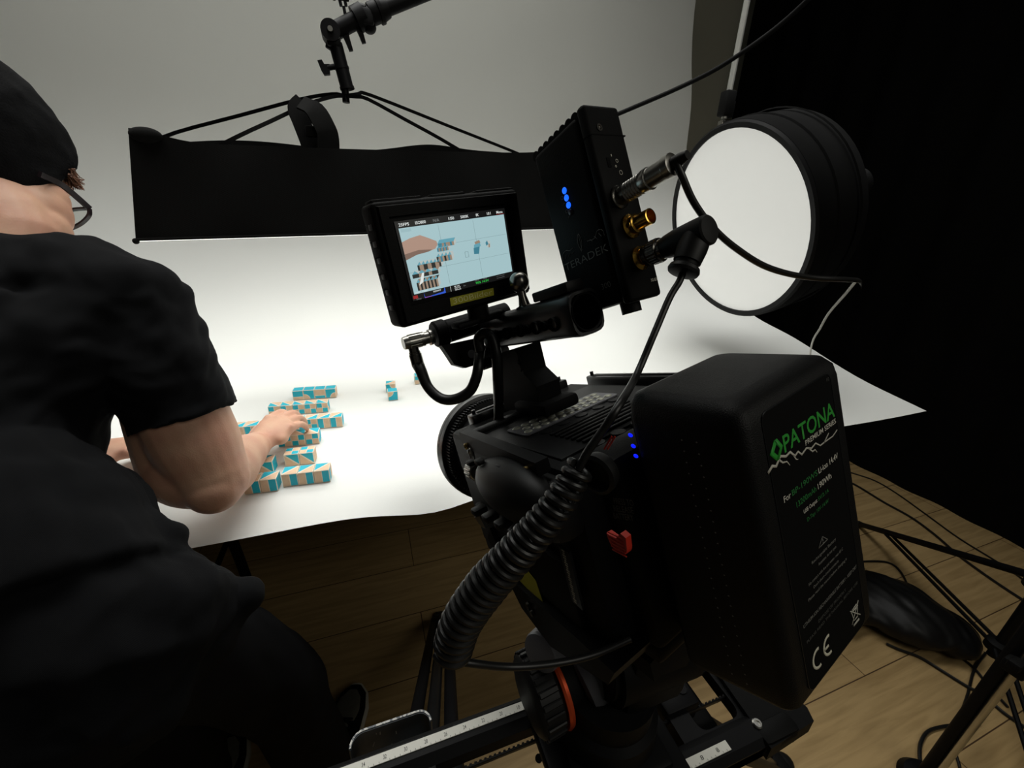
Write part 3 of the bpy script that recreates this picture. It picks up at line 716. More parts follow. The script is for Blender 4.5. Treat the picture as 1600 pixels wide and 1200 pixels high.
    mb.ball(pt(40, 412, 0.632), 0.054); mb.ball(pt(5, 406, 0.632), 0.052); mb.ball(pt(75, 408, 0.635), 0.036)
    # sleeves: thick walled, open at the hem
    def sleeve(sh, el, k, r0, r1):
        d = (el-sh).normalized(); L = (el-sh).length*k; a, b = basis(d, V((0, -1, .3)))
        rings = [mb.circ(sh+d*L*f, a, b, r, 24, r*1.02) for f, r in ((-0.12, r0*0.9), (0.25, r0), (0.6, r0*.5+r1*.5), (0.93, r1), (1.0, r1+0.003), (1.015, r1), (1.0, r1-0.009), (0.72, r1-0.011), (0.7, 0.002))]
        mb.loft(rings)
    sleeve(J['shR'], J['elR'], 0.64, 0.073, 0.0735); sleeve(J['shL'], J['elL'], 0.62, 0.074, 0.074)
    limb(mb, [J['chest']+RT*0.07, J['chest'].lerp(J['shR'], .55)+RT*0.03, J['shR']], [0.11, 0.09, 0.07])
    limb(mb, [J['hip'], pt(215, 965, .462), pt(262, 968, .458)], [0.10, 0.074, 0.068]); limb(mb, [J['hip'], pt(170, 1010, .44), pt(180, 1040, .435)], [0.14, 0.10, 0.09])
    # hem roll that bunches at the hip
    bunch = pt(258, 838, 0.50)
    limb(mb, [bunch-RT*0.10, bunch-RT*0.03, bunch+V((0.004, 0, -.004))], [0.05, 0.036, 0.020])
    o = child(organic(mb, 0.0050, 8, wr), 't_shirt', 'shirt')
    # ---- trousers
    def wt(co, n): return co+n*(0.007*noise.noise(co*V((14, 14, 8)))+0.004*noise.noise(co*V((30, 30, 16))+V((9, 2, 4))))
    mb = MB()
    pel = J['hip']-(J['waist']-J['hip'])*0.2
    ringloft(mb, [(pel+V((0, -0.03, -0.07)), V((0, 0.2, 1)), RT, 0.170, 0.130), (J['hip'], J['waist']-J['hip']+V((0, 0, .1)), RT, 0.185, 0.130)], 26)
    limb(mb, [hipR+V((0.045, -0.01, -.03)), hipR.lerp(kR, .5)+V((0.01, 0, 0)), kR, kR.lerp(aR, .5), aR+V((0, 0, -.015))], [0.105, 0.090, 0.076, 0.070, 0.066], 22)
    limb(mb, [hipL+V((0, -0.01, -.03)), hipL.lerp(kL, .5)+V((0.02, 0, 0)), kL, kL.lerp(aL, .5), aL+V((0, 0, -.015))], [0.105, 0.090, 0.080, 0.072, 0.066], 22)
    q0 = pt(386, 930, 0.515); limb(mb, [pt(285, 975, .49), pt(345, 950, .505), q0], [0.07, 0.046, 0.024])
    child(organic(mb, 0.0060, 8, wt), 'trousers', 'trouser')
    # ---- beanie
    crown = (HU*0.56-HF*0.83).normalized()
    def bn(co, n): return co+n*(0.0025*noise.noise(co*40)+0.004*noise.noise(co*11))
    mb = MB(); a, b = basis(crown, HR); c0 = hp(-0.005, 0.020); dip = (HR*0.25-HF*0.95)
    prof = [(-0.020, 0.100), (-0.026, 0.107), (-0.012, 0.113), (0.024, 0.114), (0.046, 0.112), (0.080, 0.102), (0.112, 0.080), (0.140, 0.048), (0.156, 0.012)]
    rows = []
    for k, (h, r) in enumerate(prof):
        w = (1, 1, 1, .9, .7, .4, .15, 0, 0)[k]; ring = []
        for q in range(36):
            e = a*math.cos(2*math.pi*q/36)+b*math.sin(2*math.pi*q/36); ed = min(1, max(0, (e.dot(dip)+0.35)/1.1)); ed = ed*ed*(3-2*ed)
            ring.append(c0+crown*h-HU*(0.066*w*ed)+e*(r-0.004*w*ed)-HF*0.002*k)
        rows.append(ring)
    mb.loft(rows)
    mb.ball(c0+crown*0.145-HF*0.02, (0.03, 0.03, 0.02))
    child(organic(mb, 0.0045, 5, bn), 'beanie', 'beanie')
    # ---- hair tuft below the brim at the forehead
    mb = MB(); rnd = random.Random(3)
    
    for i in range(150):
        s = pt(rnd.uniform(92, 118), rnd.uniform(262, 277), rnd.uniform(.685, .71)); e = pt(rnd.uniform(100, 133), rnd.uniform(276, 298), rnd.uniform(.69, .72))
        m_ = s.lerp(e, .55)+V((0, 0, -0.004))
        mb.tube([s, m_, e], lambda q: 0.0013*(1-q*0.7), 4, 3)
    me = mb.build('hair', 'hair'); me.data.transform(Matrix.Translation(-PB)); me.parent = t
    # ---- glasses seen from behind
    g = bpy.data.objects.new('glasses', None); COL.objects.link(g); g.parent = t
    W = lambda q: q-PB
    hinge = pt(140, 326, 0.715)
    mb = MB(); mb.ribbon(catmull([W(pt(62, 272, .63)), W(pt(95, 288, .672)), W(pt(120, 308, .697)), W(hinge)], 4), 0.0085, 0.0045, HU+HR*0.2)
    mb.build('temple', 'frame_brown', g)
    inn = -HR
    def rim(c0_, sgn):
        pts = [(0.0, 0.0), (-0.003, -0.016), (0.006, -0.031), (0.024, -0.038), (0.042, -0.033), (0.052, -0.016), (0.050, 0.0), (0.026, 0.004)]
        return [W(c0_-HR*x*sgn+HU*(y-0.30*x)+HF*(-0.0008*abs(x-.02)*10)) for x, y in pts]
    for c0_, sg in ((hinge, 1), (hinge-HR*0.124, -1)):
        P = rim(c0_, sg); mb = MB(); Q = catmull(P+[P[0]], 4)
        mb.ribbon(Q, 0.0055, 0.0040, HF); mb.build('rim', 'frame_brown', g)
        mb = MB(); mb.prism(Q[:-1], HF*0.0012); mb.build('lens', 'lens_glass', g)
    mb = MB(); mb.tube([W(hinge-HR*0.050-HU*0.002), W(hinge-HR*0.062+HU*0.002), W(hinge-HR*0.074-HU*0.002)], 0.002, 8); mb.build('bridge', 'frame_brown', g)
    # ---- shoes
    for c, yaw in ((aR, 0.27), (aL, 0.0)):
        fd = V((math.sin(yaw), math.cos(yaw), 0)); sd = V((fd.y, -fd.x, 0)); base = V((c.x, c.y, 0))-fd*0.065
        s_ = bpy.data.objects.new('shoe', None); COL.objects.link(s_); s_.parent = t
        def sec(y, w, z0, z1, n=20, off=0.0):
            c_ = base+fd*y+sd*off; out = []
            for k in range(n):
                a_ = 2*math.pi*k/n; x = math.cos(a_); z = math.sin(a_)
                out.append(W(c_+sd*(w*math.copysign(abs(x)**.75, x))+V((0, 0, (z0+z1)/2+(z1-z0)/2*math.copysign(abs(z)**.75, z)))))
            return out
        mb = MB(); mb.loft([sec(-0.004, .020, 0.0, .024), sec(0.01, .034, 0, .026), sec(.08, .037, 0, .026), sec(.17, .046, 0, .025), sec(.225, .048, 0, .026), sec(.265, .036, 0.002, .028), sec(.285, .016, .008, .028)]); mb.build('sole', 'shoe_white', s_)
        mb = MB(); mb.loft([sec(-0.002, .020, .016, .085), sec(0.012, .032, .016, .100), sec(.07, .036, .016, .098), sec(.12, .039, .016, .088), sec(.17, .043, .016, .070), sec(.215, .043, .016, .056), sec(.255, .034, .016, .046), sec(.276, .016, .018, .036)])
        mb.build('upper', 'dull', s_)
        mb = MB(); mb.loft([sec(.168, .030, .05, .0755), sec(.20, .034, .05, .0665), sec(.235, .026, .042, .0560), sec(.256, .012, .036, .048)]); mb.build('toe_panel', 'shoe_grey', s_)['label'] = 'grey suede toe panel'
        mb = MB(); mb.loft([sec(.075, .016, .09, .1035), sec(.11, .020, .086, .0975), sec(.15, .022, .068, .0835), sec(.165, .015, .06, .0775)]); mb.build('tongue', 'shoe_grey', s_)
        mb = MB()
        for k in range(4):
            y = .085+.024*k; z = .1015-.0065*k; w = .026
            mb.tube([W(base+fd*y+sd*w+V((0, 0, z-.010))), W(base+fd*(y+.006)+V((0, 0, z+.003))), W(base+fd*(y+.014)-sd*w+V((0, 0, z-.012)))], .0026, 6, 4)
            mb.tube([W(base+fd*y-sd*w+V((0, 0, z-.010))), W(base+fd*(y+.006)+V((0, 0, z+.004))), W(base+fd*(y+.014)+sd*w+V((0, 0, z-.012)))], .0026, 6, 4)
        for sg in (1, -1): mb.tube([W(base+fd*.09+V((0, 0, .106))), W(base+fd*.075+sd*.025*sg+V((0, 0, .112))), W(base+fd*.10+sd*.045*sg+V((0, 0, .092))), W(base+fd*.115+sd*.02*sg+V((0, 0, .098)))], .0024, 6, 5)
        mb.build('laces', 'dull', s_)
        mb = MB(); mb.ribbon([W(base+fd*(.11+.012*k)+sd*(.0455+.003*k/5)+V((0, 0, .045+.002*math.sin(k)))) for k in range(6)], .022, .002, V((0, 0, 1))); mb.build('side_stripe', 'shoe_white', s_)
    return t
PERSON = build_person()
# ------------------------------------------------------------------ camera rig: battery
RM = RIG.m(); RL = RIG.loc
XR, YR, ZR = V((1, 0, 0)), V((0, 1, 0)), V((0, 0, 1))
def build_battery():
    t = thing('camera_battery', 'large black battery block with green and white printed lettering on the camera back', 'battery', RM)
    mb = MB(); W_, D_ = 0.0935, 0.0695
    def sec(z, x0, x1, y0, y1, r, tilt=0.0):
        out = []
        for cx, cy, a0 in ((x1-r, y0+r, -90), (x1-r, y1-r, 0), (x0+r, y1-r, 90), (x0+r, y0+r, 180)):
            for k in range(7):
                a = math.radians(a0+k*15); x, y = cx+r*math.cos(a), cy+r*math.sin(a)
                out.append(V((x, y, z-tilt*(y-y0)/D_)))
        return out
    L = [sec(-0.1665, .008, W_-.008, .008, D_-.004, .006, .018), sec(-.1655, .003, W_-.004, .003, D_-.001, .007, .018), sec(-.161, .0005, W_-.001, .0005, D_, .007, .016), sec(-.150, 0, W_, 0, D_, .007, .010),
         sec(-.030, 0, W_, 0, D_, .007), sec(-.010, 0, W_, 0, D_, .007, -.002), sec(-.0035, .0008, W_-.0008, .0008, D_-.0008, .007, -.004), sec(.0010, .0035, W_-.0035, .004, D_-.003, .007, -.005), sec(.0034, .009, W_-.009, .012, D_-.008, .008, -.005), sec(.0046, .020, W_-.020, .024, D_-.016, .008, -.004)]
    mb.loft(L); mb.build('case', 'battery', t, sharp=50)
    # sunk label panel outline on the rear face
    mb = MB(); x0, x1, z0, z1, r = .0145, .0800, -.1590, -.0055, .005
    P = []
    for cx, cz, a0 in ((x1-r, z1-r, 0), (x0+r, z1-r, 90), (x0+r, z0+r, 180), (x1-r, z0+r, 270)):
        for k in range(5): a = math.radians(a0+k*22.5); P.append(V((cx+r*math.cos(a), 0, cz+r*math.sin(a))))
    P.append(P[0]); mb.ribbon(P, .0007, .0005, YR); mb.build('label_border', 'satin', t)
    mb = MB(); mb.prism([V((p.x, -.0002, p.z)) for p in P[:-1]], (0, .0004, 0)); mb.build('label_panel', 'dull', t)
    def T(mb, s, x0, z0, x1, h, bold=0.0, sh=0.0, z1=None):
        xd = V((x1-x0, 0, (z1-z0) if z1 is not None else 0)); yd = V((0, 0, 1)); mb.text(s, (x0, -.0003, z0), xd, yd, abs(x1-x0), h, 0.0001, bold, sh)
    mb = MB(); T(mb, 'PATONA', .0280, -.0297, .0788, .0086, .014)
    # angular chevron mark
    a = [(.0212, -.0206), (.0159, -.0258), (.0206, -.0309), (.0224, -.0290), (.0195, -.0258), (.0230, -.0224)]
    b = [(.0212, -.0206), (.0236, -.0206), (.0273, -.0256), (.0228, -.0309), (.0206, -.0309), (.0206, -.0303), (.0243, -.0258), (.0222, -.0229)]
    for q in (a, b): mb.prism([V((x, -.00045, z)) for x, z in q], (0, .0002, 0))
    o = mb.build('brand_lettering', 'green', t, sharp=0); o['label'] = 'bright green printed lettering'
    mb = MB(); T(mb, 'BP-190WS', .0282, -.0527, .0532, .0030, .012); T(mb, '13200mAh', .0302, -.0602, .0497, .0030, .012); T(mb, '5V/2.1A', .0500, -.0661, .0613, .0021, .01); T(mb, 'D-Tap: 10V-14.4V', .0372, -.0714, .0597, .0021, .01)
    mb.build('green_lettering', 'dgreen', t, sharp=0)['label'] = 'dark green printed lettering'
    mb = MB(); T(mb, 'PREMIUM SERIES', .0466, -.0337, .0788, .0027, .012); T(mb, 'For', .0207, -.0527, .0270, .0031, .012); T(mb, 'Li-ion 14.4V', .0545, -.0527, .0756, .0031, .012); T(mb, '190Wh', .0515, -.0602, .0660, .0031, .012); T(mb, 'USB Output', .0354, -.0661, .0490, .0022, .01)
    mb.build('white_lettering', 'white_print', t, sharp=0)['label'] = 'white printed lettering'
    mb = MB()
    for s, x0, z0, x1, k in (('Rechargeable Battery', .0350, -.0948, .0610, 1), ('Attention: do not open', .0407, -.0990, .0600, 1), ('No contact with fire and water, max 60 C', .0292, -.1040, .0664, 1), ('Don\'t short-circuit contacts', .0330, -.1078, .0602, 1), ('Please read the manual before charging it', .0266, -.1116, .0689, 1)): T(mb, s, x0, z0, x1, .0016, .006)
    T(mb, 'LITHIUM-ION RECHARGEABLE BATTERY - KEEP DRY', .0186, -.1221, .0782, .0019, .01)
    mb.build('warning_lettering', 'grey_print', t, sharp=0)['label'] = 'small grey printed lettering'
    mb = MB(); T(mb, 'DISPOSE OF PROPERLY', .0322, -.1280, .0632, .0017); T(mb, 'PLEASE READ THE MANUAL BEFORE USE', .0192, -.1316, .0766, .0016)
    mb.build('fine_print', 'dim_print', t, sharp=0)['label'] = 'faint grey fine print'
    mb = MB(); T(mb, '10', .0755, -.0094, .0782, .0018); mb.build('corner_figure', 'dim_print', t, sharp=0)
    # lightning bolt with side branches
    mb = MB()
    def zig(P, w0, w1):
        P = [V((x, -.0004, z)) for x, z in P]; n = len(P)-1; rings = []
        for i, p in enumerate(P):
            d = (P[min(i+1, n)]-P[max(i-1, 0)]).normalized(); s = d.cross(YR); w = w0+(w1-w0)*i/n
            rings.append([p+s*w, p+s*w+YR*.0002, p-s*w+YR*.0002, p-s*w])
        mb.loft(rings)
    zig([(.0123, -.0333), (.0165, -.0316), (.0195, -.0330), (.0240, -.0298), (.0285, -.0318), (.0325, -.0312), (.0360, -.0348), (.0392, -.0338), (.0420, -.0366), (.0470, -.0352), (.0515, -.0372), (.0560, -.0362), (.0600, -.0392), (.0665, -.0392), (.0735, -.0394), (.0790, -.0378)], .0008, .00025)
    zig([(.0225, -.0310), (.0250, -.0336), (.0285, -.0345), (.0305, -.0374)], .00055, .0002); zig([(.0490, -.0362), (.0520, -.0392), (.0545, -.0392), (.0560, -.0412)], .0005, .0002); zig([(.0640, -.0392), (.0680, -.0372), (.0700, -.0362)], .0004, .0002); zig([(.0345, -.0335), (.0365, -.0368), (.0380, -.0375)], .0004, .0002)
    mb.build('lightning_mark', 'white_print', t, sharp=0)['label'] = 'white lightning bolt print'
    mb = MB()
    tri = [V((x, -.0004, z)) for x, z in ((.0484, -.0860), (.0432, -.0900), (.0528, -.0900))]; tri += [tri[0]]
    for i in range(3): mb.ribbon([tri[i], tri[i+1]], .0004, .0002, YR.cross(tri[i+1]-tri[i]))
    mb.ribbon([V((.0482, -.0004, -.0872)), V((.0481, -.0004, -.0888))], .0006, .0002, XR); mb.ribbon([V((.0481, -.0004, -.0892)), V((.0481, -.0004, -.0896))], .0006, .0002, XR)
    mb.build('warning_triangle', 'grey_print', t, sharp=0)
    # CE mark from circular strokes
    mb = MB()
    for cx in (.0268, .0382):
        cz = -.1458; rr_ = .0052
        P = [V((cx+rr_*math.cos(math.radians(a)), -.0004, cz+rr_*math.sin(math.radians(a)))) for a in range(72, 290, 12)]
        rings = []
        for i, p in enumerate(P):
            d = (P[min(i+1, len(P)-1)]-P[max(i-1, 0)]).normalized(); s = d.cross(YR); rings.append([p+s*.00075, p+s*.00075+YR*.0002, p-s*.00075+YR*.0002, p-s*.00075])
        mb.loft(rings)
    mb.ribbon([V((.0331, -.0004, -.1458)), V((.0378, -.0004, -.1458))], .0014, .0002, ZR)
    mb.build('conformity_mark', 'cream_print', t, sharp=0)['label'] = 'cream printed mark'
    # crossed-out bin
    mb = MB()
    def ln(a, b, w=.0005): mb.ribbon([V((a[0], -.0004, a[1])), V((b[0], -.0004, b[1]))], w, .0002, YR.cross(V((b[0]-a[0], 0, b[1]-a[1]))))
    ln((.0655, -.1440), (.0668, -.1500)); ln((.0668, -.1500), (.0712, -.1500)); ln((.0712, -.1500), (.0725, -.1440)); ln((.0648, -.1440), (.0732, -.1440), .0008); ln((.0660, -.1430), (.0720, -.1424), .0007); ln((.0640, -.1420), (.0745, -.1510), .0006); ln((.0640, -.1510), (.0745, -.1415), .0006); ln((.0655, -.1526), (.0725, -.1526), .0012)
    mb.build('crossed_bin_mark', 'white_print', t, sharp=0)
    # left side: two rows of tiny vent dots, three indicator lights
    mb = MB()
    for k in range(24):
        z = -.0105-.00629*(k+1)
        for y, dz in ((.0333, 0), (.0246, .0)): mb.ball((-.0001, y, z+dz), (.0003, .0005, .0004), u=8, v=6)
    mb.build('vent_dots', 'grey_print', t)
    for (u, v) in ((985, 680), (989.5, 697), (993.5, 712.5)):
        p = RL(u, v, 0, -.0002); mb = MB(); mb.ball(p, (.0006, .0019, .0013), u=14, v=8); mb.build('indicator_light', 'blue_led_deep', t)['label'] = 'glowing blue light'
    mb = MB(); mb.box((.047, .072, -.085), (.080, .006, .155), .002); mb.build('mounting_plate', 'metal', t)
    return t
build_battery()

# ------------------------------------------------------------------ cinema camera body, top plate, handle, lens
def build_camera():
    t = thing('cinema_camera', 'black cinema camera body with top handle and lens pointing at the table', 'camera', RM)
    XC = 0.052
    mb = MB(); mb.box((XC, .200, -.100), (.172, .215, .132), .006); mb.box((XC, .090, -.100), (.130, .030, .140), .006)
    mb.box((XC-.088, .20, -.135), (.010, .16, .055), .004); mb.box((XC+.088, .20, -.10), (.010, .18, .10), .004)
    body = mb.build('body', 'plastic', t)
    ZT = -.0335
    # slotted top plate
    mb = MB(); mb.box((.050, .185, ZT-.001), (.150, .145, .005), .0015)
    for k in range(7):
        y = .160-.0068*k; mb.box((.041, y, ZT+.0022), (.082, .0034, .0026), .0008)
    mb.box((.020, .250, ZT+.003), (.120, .012, .006), .0015)
    for k in range(5):
        for yy in (.108, .174): mb.cyl((.004+.020*k, yy, ZT+.001), (.004+.020*k, yy, ZT+.0024), .0062, .0055, 16)
    mb.build('top_plate', 'metal', t)
    mb = MB(); P = []
    x0, x1, y0, y1, r = -.011, .097, .1805, .2165, .004
    for cx, cy, a0 in ((x1-r, y1-r, 0), (x0+r, y1-r, 90), (x0+r, y0+r, 180), (x1-r, y0+r, 270)):
        for k in range(4): a = math.radians(a0+k*30); P.append(V((cx+r*math.cos(a), cy+r*math.sin(a), ZT+.002)))
    mb.prism(P, (0, 0, .0012)); w = mb.build('vent_window', 'grey', t); w['label'] = 'pale metal vent window with rows of bumps'
    mb = MB()
    for i in range(11):
        for j in range(3):
            x = x0+.0075+i*.0093+(.0046 if j % 2 else 0); y = y0+.0075+j*.0105
            if x < x1-.003: mb.ball((x, y, ZT+.0030), (.0040, .0042, .0016), u=14, v=8)
    mb.build('vent_bumps', 'window', w)
    # raised bars round the plate
    def railbar(a, b, w, h, name='top_rail'):
        a, b = V(a), V(b); d = (b-a).normalized(); s = d.cross(ZR).normalized(); n = (b-a).length
        rot = Matrix((d, s*-1, ZR)).transposed(); mb = MB(); mb.box((a+b)/2, (n, w, h), .002, 2, rot)
        mb.box((a+b)/2+ZR*(h*.5+.0006), (n*.86, w*.35, .0018), .0008, 2, rot)
        for e in (a+d*.006, b-d*.006): mb.cyl(e+ZR*h*.4, e+ZR*(h*.5+.0045), .0022, n=12)
        return mb.build(name, 'satin', t)
    fl = RL(748, 655, 2, -.026); frr = RL(903, 594, 2, -.026)
    railbar((fl.x, .303, -.032), (frr.x, .303, -.032), .016, .015)
    railbar((.150, .285, -.034), (.150, .110, -.034), .012, .012)
    # left side bar with two brass screws
    g1 = V((-.042, .226, -.031)); g2 = V((-.042, .121, -.031))
    mb = MB(); mb.prism([V((-.047, .236, -.020)), V((-.047, .108, -.0245)), V((-.047, .108, -.034)), V((-.047, .230, -.036)), V((-.047, .240, -.028))], (.010, 0, 0)); mb.build('side_bar', 'metal', t)
    for g in (g1, g2):
        MB().lathe([(.0030, 0), (.0030, .0016), (.0022, .0022), (.0014, .0012), (0, .0012)], V((-.047, g.y, g.z-.001)), (-1, 0, 0), 16).build('screw', 'brass', t)['label'] = 'brass socket screw'
    # rounded pad and silver knob on the left side
    mb = MB(); c = RL(798, 752, 0, -.052)
    mb.ball(c+V((0, 0, -.006)), (.018, .052, .022), u=26, v=16); mb.box(c+V((.012, -.006, -.016)), (.030, .086, .040), .010)
    for k in range(4): mb.box(c+V((-.010+.002*k, .042-.014*k, .010+.003*(k % 2))), (.006, .008, .004), .001)
    for k in range(5): mb.box(c+V((-.014, .045-.022*k, -.030+.002*k)), (.012, .010, .006), .002)
    mb.build('side_pad', 'rubber', t)
    k0 = RL(738, 733, 0, -.050); mb = MB(); mb.lathe([(.0065, 0), (.0075, .001), (.0075, .013), (.006, .015), (0, .015)], k0+V((0, -.012, 0)), (0, 1, 0), 20)
    for q in range(14):
        a = 2*math.pi*q/14; mb.box(k0+V((.0076*math.cos(a), -.005, .0076*math.sin(a))), (.0012, .011, .0012), .0003)
    mb.cyl(k0+V((.002, -.002, .006)), k0+V((.004, .0, .016)), .0025, n=10); mb.ball(k0+V((.004, 0, .016)), .0035)
    mb.build('knob', 'nickel', t)['label'] = 'ribbed silver knob'
    # lens: barrel, gear ring, front ring
    lc = V((.045, .400, -.099)); ax = YR
    mb = MB(); mb.lathe([(.052, -.12), (.054, -.10), (.054, -.07), (.060, -.066), (.060, -.020), (.064, -.016), (.064, -.002), (.058, 0)], lc, ax, 64, caps=False); L_ = mb.build('lens_barrel', 'ring', t)
    mb = MB(); mb.lathe([(.0640, -.004), (.0735, -.003), (.0740, .0), (.0740, .016), (.0728, .0175), (.0655, .0175)], lc, ax, 96, caps=False); mb.lathe([(.0742, .0075), (.0744, .008), (.0742, .0085)], lc, ax, 96, caps=False); mb.lathe([(.0655, .0175), (.060, .006), (.030, -.004), (0, -.006)], lc, ax, 64, caps=False)
    mb.build('front_ring', 'ring', L_)
    mb = MB(); n = 110; R0, R1 = .0655, .0690
    prof = []
    for q in range(n):
        for f, r in ((0, R0), (.28, R0), (.42, R1), (.78, R1), (.92, R0)): a = 2*math.pi*(q+f)/n; prof.append((r*math.cos(a), r*math.sin(a)))
    mb.loft([[lc+V((x, y, z)) for x, z in prof] for y in (-.020, -.0055)]); mb.build('gear_ring', 'rubber', L_, sharp=20)
    mb = MB()
    for q in range(30):
        a = math.radians(95+q*5.4); p = lc+V((.0604*math.cos(a), -.045, .0604*math.sin(a))); h = .004 if q % 5 == 0 else .0022
        mb.ribbon([p-YR*h, p+YR*h], .0005, .0003, YR.cross(V((math.cos(a), 0, math.sin(a)))))
    mb.build('scale_marks', 'dim_print', L_)
    # top handle: slotted tube on a tapered post
    h0, h1 = V((.035, .1235, .0556)), V((.035, .279, .0565)); d = (h1-h0).normalized(); hd = bpy.data.objects.new('top_handle', None); COL.objects.link(hd); hd.parent = t
    a, b = basis(d, ZR); n = 32
    def oct_(c, r):
        out = []
        for q in range(n):
            an = 2*math.pi*q/n; x, y = math.cos(an), math.sin(an); k = .93*(abs(x)**4+abs(y)**4)**(-.25); out.append(V(c)+a*(x*k*r)+b*(y*k*r*.92))
        return out
    mb = MB(); mb.loft([oct_(h0, .0150), oct_(h0, .0172), oct_(h0+d*.003, .0180), oct_(h0+d*.012, .0176), oct_(h1-d*.004, .0176), oct_(h1, .0150)], caps=False)
    mb.loft([oct_(h0, .0150), oct_(h0+d*.05, .0140), oct_(h0+d*.051, .001)], caps=False); mb.loft([oct_(h1, .0150), oct_(h1, .0005)], caps=False)
    mb.build('tube', 'satin', hd, sharp=28)
    mb = MB(); mb.lathe([(.0128, -.0002), (.0142, -.0008), (.0143, .001), (.0130, .002)], h0, d, 40, caps=False); mb.build('end_ring', 'metal', hd)
    for q in range(10):
        c = h0+d*(.022+.0125*q)+V((-.0157, 0, -.003)); r = .0056 if q % 2 == 0 else .0040
        mb = MB(); mb.lathe([(r, -.0002), (r*.93, .0016), (r*.93, -.006), (0, -.006)], c, (-1, 0, 0), 24, caps=False); mb.build('grip_hole', 'dull', hd)
    # square clamp in front, ball stud and cold-shoe block on top of the handle
    bs = RL(811, 441, 0, .032); base = V((.032, bs.y+.001, .074))
    mb = MB(); mb.ball(bs, .0088, u=28, v=18); mb.lathe([(.0040, .004), (.0036, .012), (.0052, .020), (.0080, .021), (.0080, .026)], bs, base-bs, 20); o = mb.build('ball_stud', 'dark_steel', hd); o['label'] = 'shiny metal ball stud'
    mb = MB(); c = RL(862, 455, 0, .032); mb.box(c+V((0, -.006, -.001)), (.016, .046, .0075), .0012); mb.box(c+V((0, -.006, -.008)), (.008, .040, .008), .001); mb.build('shoe_block', 'metal', hd)
    # post
    mb = MB(); pw = .013
    prof = [RL(u, v, 0, .036) for u, v in ((793, 548), (826, 538), (836, 578), (856, 598), (860, 622), (820, 634), (806, 634), (797, 600), (789, 575))]
    mb.prism([V((.036-pw, p.y, p.z)) for p in prof], (pw*2, 0, 0)); mb.box((.036, .214, -.020), (.040, .056, .012), .004)
    mb.cyl(RL(806, 556, 0, .0225), RL(806, 556, 0, .0225)+V((-.0015, 0, 0)), .006, n=20); mb.cyl(RL(812, 574, 0, .0225), RL(812, 574, 0, .0225)+V((-.0015, 0, 0)), .0045, n=20)
    mb.build('handle_post', 'dull', hd)
    # monitor arm: swivel cylinder across the front, perforated cheek, lower joint
    yv = .288
    m0, m1 = RL(678, 524, 1, yv), RL(800, 495, 1, yv); m1 = V((.062, yv, m0.z+.002))
    ma = bpy.data.objects.new('monitor_arm', None); COL.objects.link(ma); ma.parent = t
    mb = MB(); mb.cyl(m0, m1, .0118, n=32); mb.lathe([(.0120, 0), (.0136, .002), (.0136, .012), (.0120, .014)], m0, m1-m0, 32, caps=False); mb.box(RL(745, 497, 1, yv)+V((0, 0, -.002)), (.040, .018, .016), .005); mb.build('swivel_cylinder', 'plastic', ma)
    mb = MB(); pr = [RL(u, v, 1, yv-.012) for u, v in ((690, 540), (745, 528), (758, 545), (756, 566), (728, 575), (710, 570), (701, 556))]
    mb.prism(pr, (0, .010, 0)); h = RL(737, 553, 1, yv-.012); mb.build('cheek_plate', 'metal', ma)
    mb = MB(); mb.cyl(h+V((0, -.0006, 0)), h+V((0, .002, 0)), .0042, n=20); mb.build('hole', 'grey', ma)
    j = RL(766, 556, 1, yv); mb = MB(); mb.cyl(j+V((-.012, 0, 0)), j+V((.018, 0, 0)), .0125, n=28); mb.cyl(j+V((-.018, 0, -.002)), j+V((-.010, 0, -.002)), .009, n=24); mb.build('tilt_joint', 'metal', ma)
    # lower left: round port, red button, release lettering, ribbed serial plate, yellow tape
    c = RL(938, 736, 0, -.034); mb = MB(); mb.lathe([(.0105, -.002), (.0115, .002), (.0115, .005), (.0095, .006), (.0090, .001), (0, .001)], c, (-1, -.25, 0), 32); mb.build('round_port', 'rubber', t)
    c = RL(972, 842, 0, -.032); mb = MB(); P = []
    for q in range(16):
        a_ = math.pi+math.pi*q/15; P.append(c+V((0, .0075*math.cos(a_), .0085*math.sin(a_)+.001)))
    P += [c+V((0, -.0015, .007)), c+V((0, -.006, .009)), c+V((0, .002, .003))][::-1] if False else [c+V((0, .0075, .003)), c+V((0, .001, .0015)), c+V((0, -.005, .0075)), c+V((0, -.0085, .006))]
    mb.prism(P, (-.004, 0, 0))
    for q in range(6): mb.box(c+V((-.0042, .0, -.0065+.0022*q)), (.0006, .011, .0007))
    mb.build('release_button', 'red', t)['label'] = 'ribbed red release button'
    for k, s in enumerate(('PRESS TO', 'RELEASE', 'BATTERY')):
        p = RL(960, 787+11.5*k, 0, -.034); q = RL(991, 791+11.5*k, 0, -.034); mb = MB() if k == 0 else mb
        mb.text(s, p, q-p, ZR, (q-p).length, .0036, .0001, .006)
    mb.build('release_lettering', 'dim_print', t, sharp=0)['label'] = 'faint grey lettering'
    s0, s1 = RL(884, 856, 0, -.0385), RL(905, 944, 0, -.0385); d2 = (s1-s0); w2 = d2.normalized().cross(XR)
    mb = MB(); mb.prism([s0+w2*.006, s1+w2*.006, s1-w2*.006, s0-w2*.006], (-.002, 0, 0)); sp = mb.build('serial_plate', 'satin', t)
    mb = MB()
    for q in range(22):
        c = s0+d2*((q+.7)/23)+V((-.0022, 0, 0)); hgt = (.003, .0018, .0034)[q % 3]; mb.ribbon([c-w2*hgt*.5-w2*.0008, c+w2*hgt*.5-w2*.0008], .0009, .0003, d2)
    mb.build('plate_marks', 'white_print', sp)
    y = [RL(u, v, 0, -.0415) for u, v in ((805, 899), (819, 885), (838, 908), (851, 948))]; mb = MB(); mb.prism(y, (-.0004, 0, 0)); mb.build('yellow_tape', 'yellow', t)['label'] = 'strip of yellow tape'
